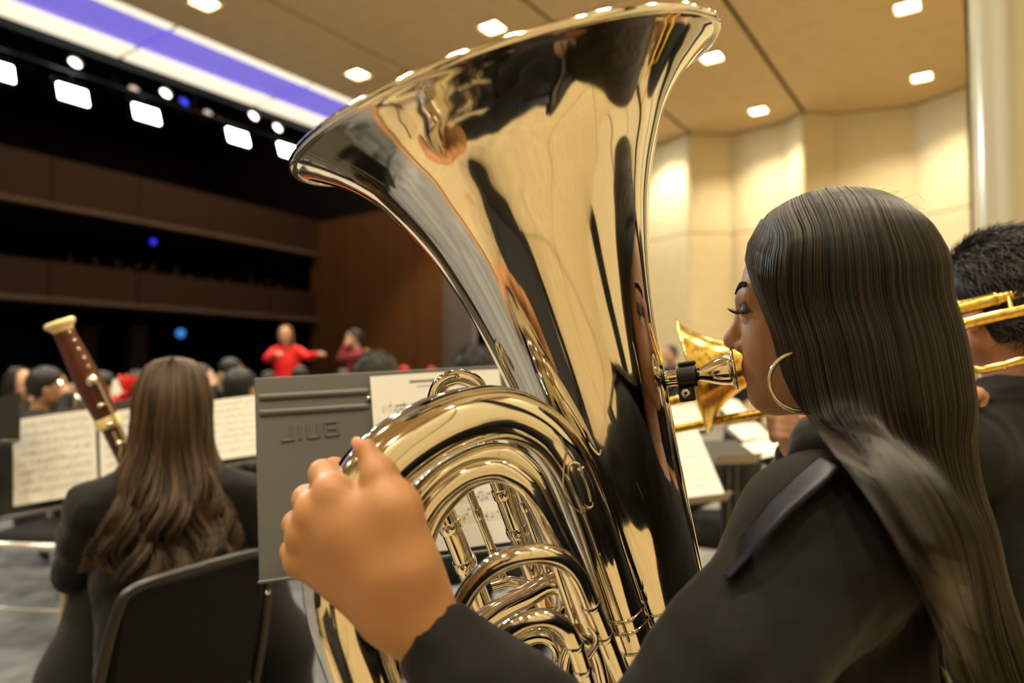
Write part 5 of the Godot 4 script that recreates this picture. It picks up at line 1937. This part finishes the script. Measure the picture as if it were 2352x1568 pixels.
	figure("person", "conductor in a bright red jacket with long fair hair, arms spread", {"head": hc, "face": cam_xf.basis * Vector3(0.05, -0.1, 1.0), "cell": 0.018, "stand": true, "floor": 0.2, "hair": "long", "hair_len": 0.36, "strands": 420, "strand_r": 0.004, "hair_c0": Color(0.08, 0.038, 0.02), "hair_c1": Color(0.24, 0.12, 0.07), "coat": M.red_cloth, "skin": Color(0.5, 0.3, 0.21), "hands": [C(738, 812, 8.55), C(640, 812, 8.25)], "elbows": [C(705, 818, 8.6), C(614, 822, 8.5)]})
	var pod := thing("podium", "low black podium under the conductor in red", "podium", Vector3(hc.x, 0, hc.z))
	mb = MB.new()
	mb.box(Transform3D(stage_basis, Vector3(hc.x, 0.09, hc.z)), Vector3(1.2, 0.18, 1.2), 0.01)
	wpart(pod, "platform", mb, M.black_cloth)
	mb = MB.new()
	mb.box(Transform3D(stage_basis, Vector3(hc.x, 0.19, hc.z)), Vector3(1.16, 0.02, 1.16), 0.005)
	wpart(pod, "top", mb, M.riser_top)
	var hm := C(812, 778, 8.9)
	figure("person", "dark-haired man in a maroon shirt raising a hand to his face", {"head": hm, "face": cam_xf.basis * Vector3(-0.9, 0.05, 0.35), "cell": 0.018, "stand": true, "floor": 0.1, "hair": "short", "strands": 150, "coat": M.maroon_cloth, "skin": Color(0.5, 0.3, 0.22), "hands": [C(798, 786, 8.65), C(842, 806, 8.7)], "elbows": [C(782, 822, 8.6), null], "seed": 3})
	# players near the camera, outside the frame, whom the tuba mirrors
	figure("person", "photographer in black standing behind the picture", {"head": Vector3(-0.30, 1.50, 0.50), "face": Vector3(0.1, -0.15, -1), "cell": 0.03, "floor": 0.135, "stand": true, "coat": M.suit_black, "hands": [Vector3(-0.34, 1.22, 0.28), Vector3(-0.02, 1.20, 0.28)]})
	figure("person", "seated low brass player in black beyond the left edge", {"head": Vector3(-1.15, 1.30, 0.25), "face": Vector3(-0.5, 0, -0.8), "cell": 0.03, "floor": 0.135, "coat": M.suit_black})
	figure("person", "seated low brass player in black behind the picture, far left", {"head": Vector3(-1.75, 1.30, 0.9), "face": Vector3(-0.5, 0, -0.8), "cell": 0.03, "floor": 0.135, "coat": M.suit_black})

func trumpet(label: String, a: Vector3, e: Vector3) -> void:
	var t := thing("trumpet", label, "trumpet", e)
	var x := along(a, e)
	var L := (e - a).length()
	var mb := MB.new()
	mb.lathe([Vector2(0.001, 0.0), Vector2(0.012, 0.0), Vector2(0.006, 0.03), Vector2(0.006, L * 0.55), Vector2(0.010, L * 0.72), Vector2(0.018, L * 0.86), Vector2(0.034, L * 0.95), Vector2(0.058, L), Vector2(0.052, L * 0.99), Vector2(0.01, L * 0.8)], x, 20)
	wpart(t, "bell_tube", mb, M.silver_plate)
	var mid := a.lerp(e, 0.45)
	mb = MB.new()
	mb.tube([a.lerp(e, 0.15), a.lerp(e, 0.15) + Vector3(0, -0.07, 0), a.lerp(e, 0.72) + Vector3(0, -0.07, 0), a.lerp(e, 0.76) + Vector3(0, -0.035, 0), a.lerp(e, 0.72)], [0.006], 8)
	wpart(t, "slide", mb, M.silver_plate)
	for k in 3:
		mb = MB.new()
		var p := mid + (e - a).normalized() * (k - 1) * 0.025
		mb.bar(p + Vector3(0, -0.09, 0), p + Vector3(0, 0.04, 0), 0.009, 10)
		wpart(t, "valve", mb, M.silver_plate)

# ---------------------------------------------------------------- listeners in the dark balconies
func audience() -> void:
	var rng := RandomNumberGenerator.new()
	rng.seed = 77
	mat("listener_skin", Color(0.62, 0.45, 0.36), 0.7)
	mat("listener_cloth", Color(0.16, 0.14, 0.14), 0.9)
	var b := Blob.new()
	b.egg(Vector3(0, 0.62, 0), Vector3(0.085, 0.115, 0.095))
	b.cap(Vector3(0, 0.52, 0), 0.05, Vector3(0, 0.45, 0), 0.05)
	var mb := MB.new()
	b.mesh_into(mb, 0.03)
	var head := mb.mesh()
	b = Blob.new()
	b.k = 0.06
	b.cap(Vector3(-0.16, 0.38, 0), 0.07, Vector3(0.16, 0.38, 0), 0.07)
	b.egg(Vector3(0, 0.18, 0), Vector3(0.18, 0.26, 0.13))
	b.cap(Vector3(0, 0, 0), 0.14, Vector3(0, -0.05, -0.35), 0.12)
	mb = MB.new()
	b.mesh_into(mb, 0.04)
	var coat := mb.mesh()
	var n := 0
	var proto: Node3D = null
	for row in 3:
		for i in 20:
			if rng.randf() < 0.25: continue
			var p := S(25.4 + row * 0.9, 3.4 + i * 0.85 + rng.randf_range(-0.2, 0.2), 3.95 + row * 0.32)
			if proto == null:
				proto = thing("listener", "dim listener seated behind the lower balcony front", "person", p, "listeners in the lower balcony", stage_basis.rotated(Vector3.UP, PI))
				part(proto, "body", head, M.listener_skin)
				part(proto, "coat", coat, M.listener_cloth)
			else:
				var c := copy(proto, "dim listener seated behind the lower balcony front")
				c.position = p
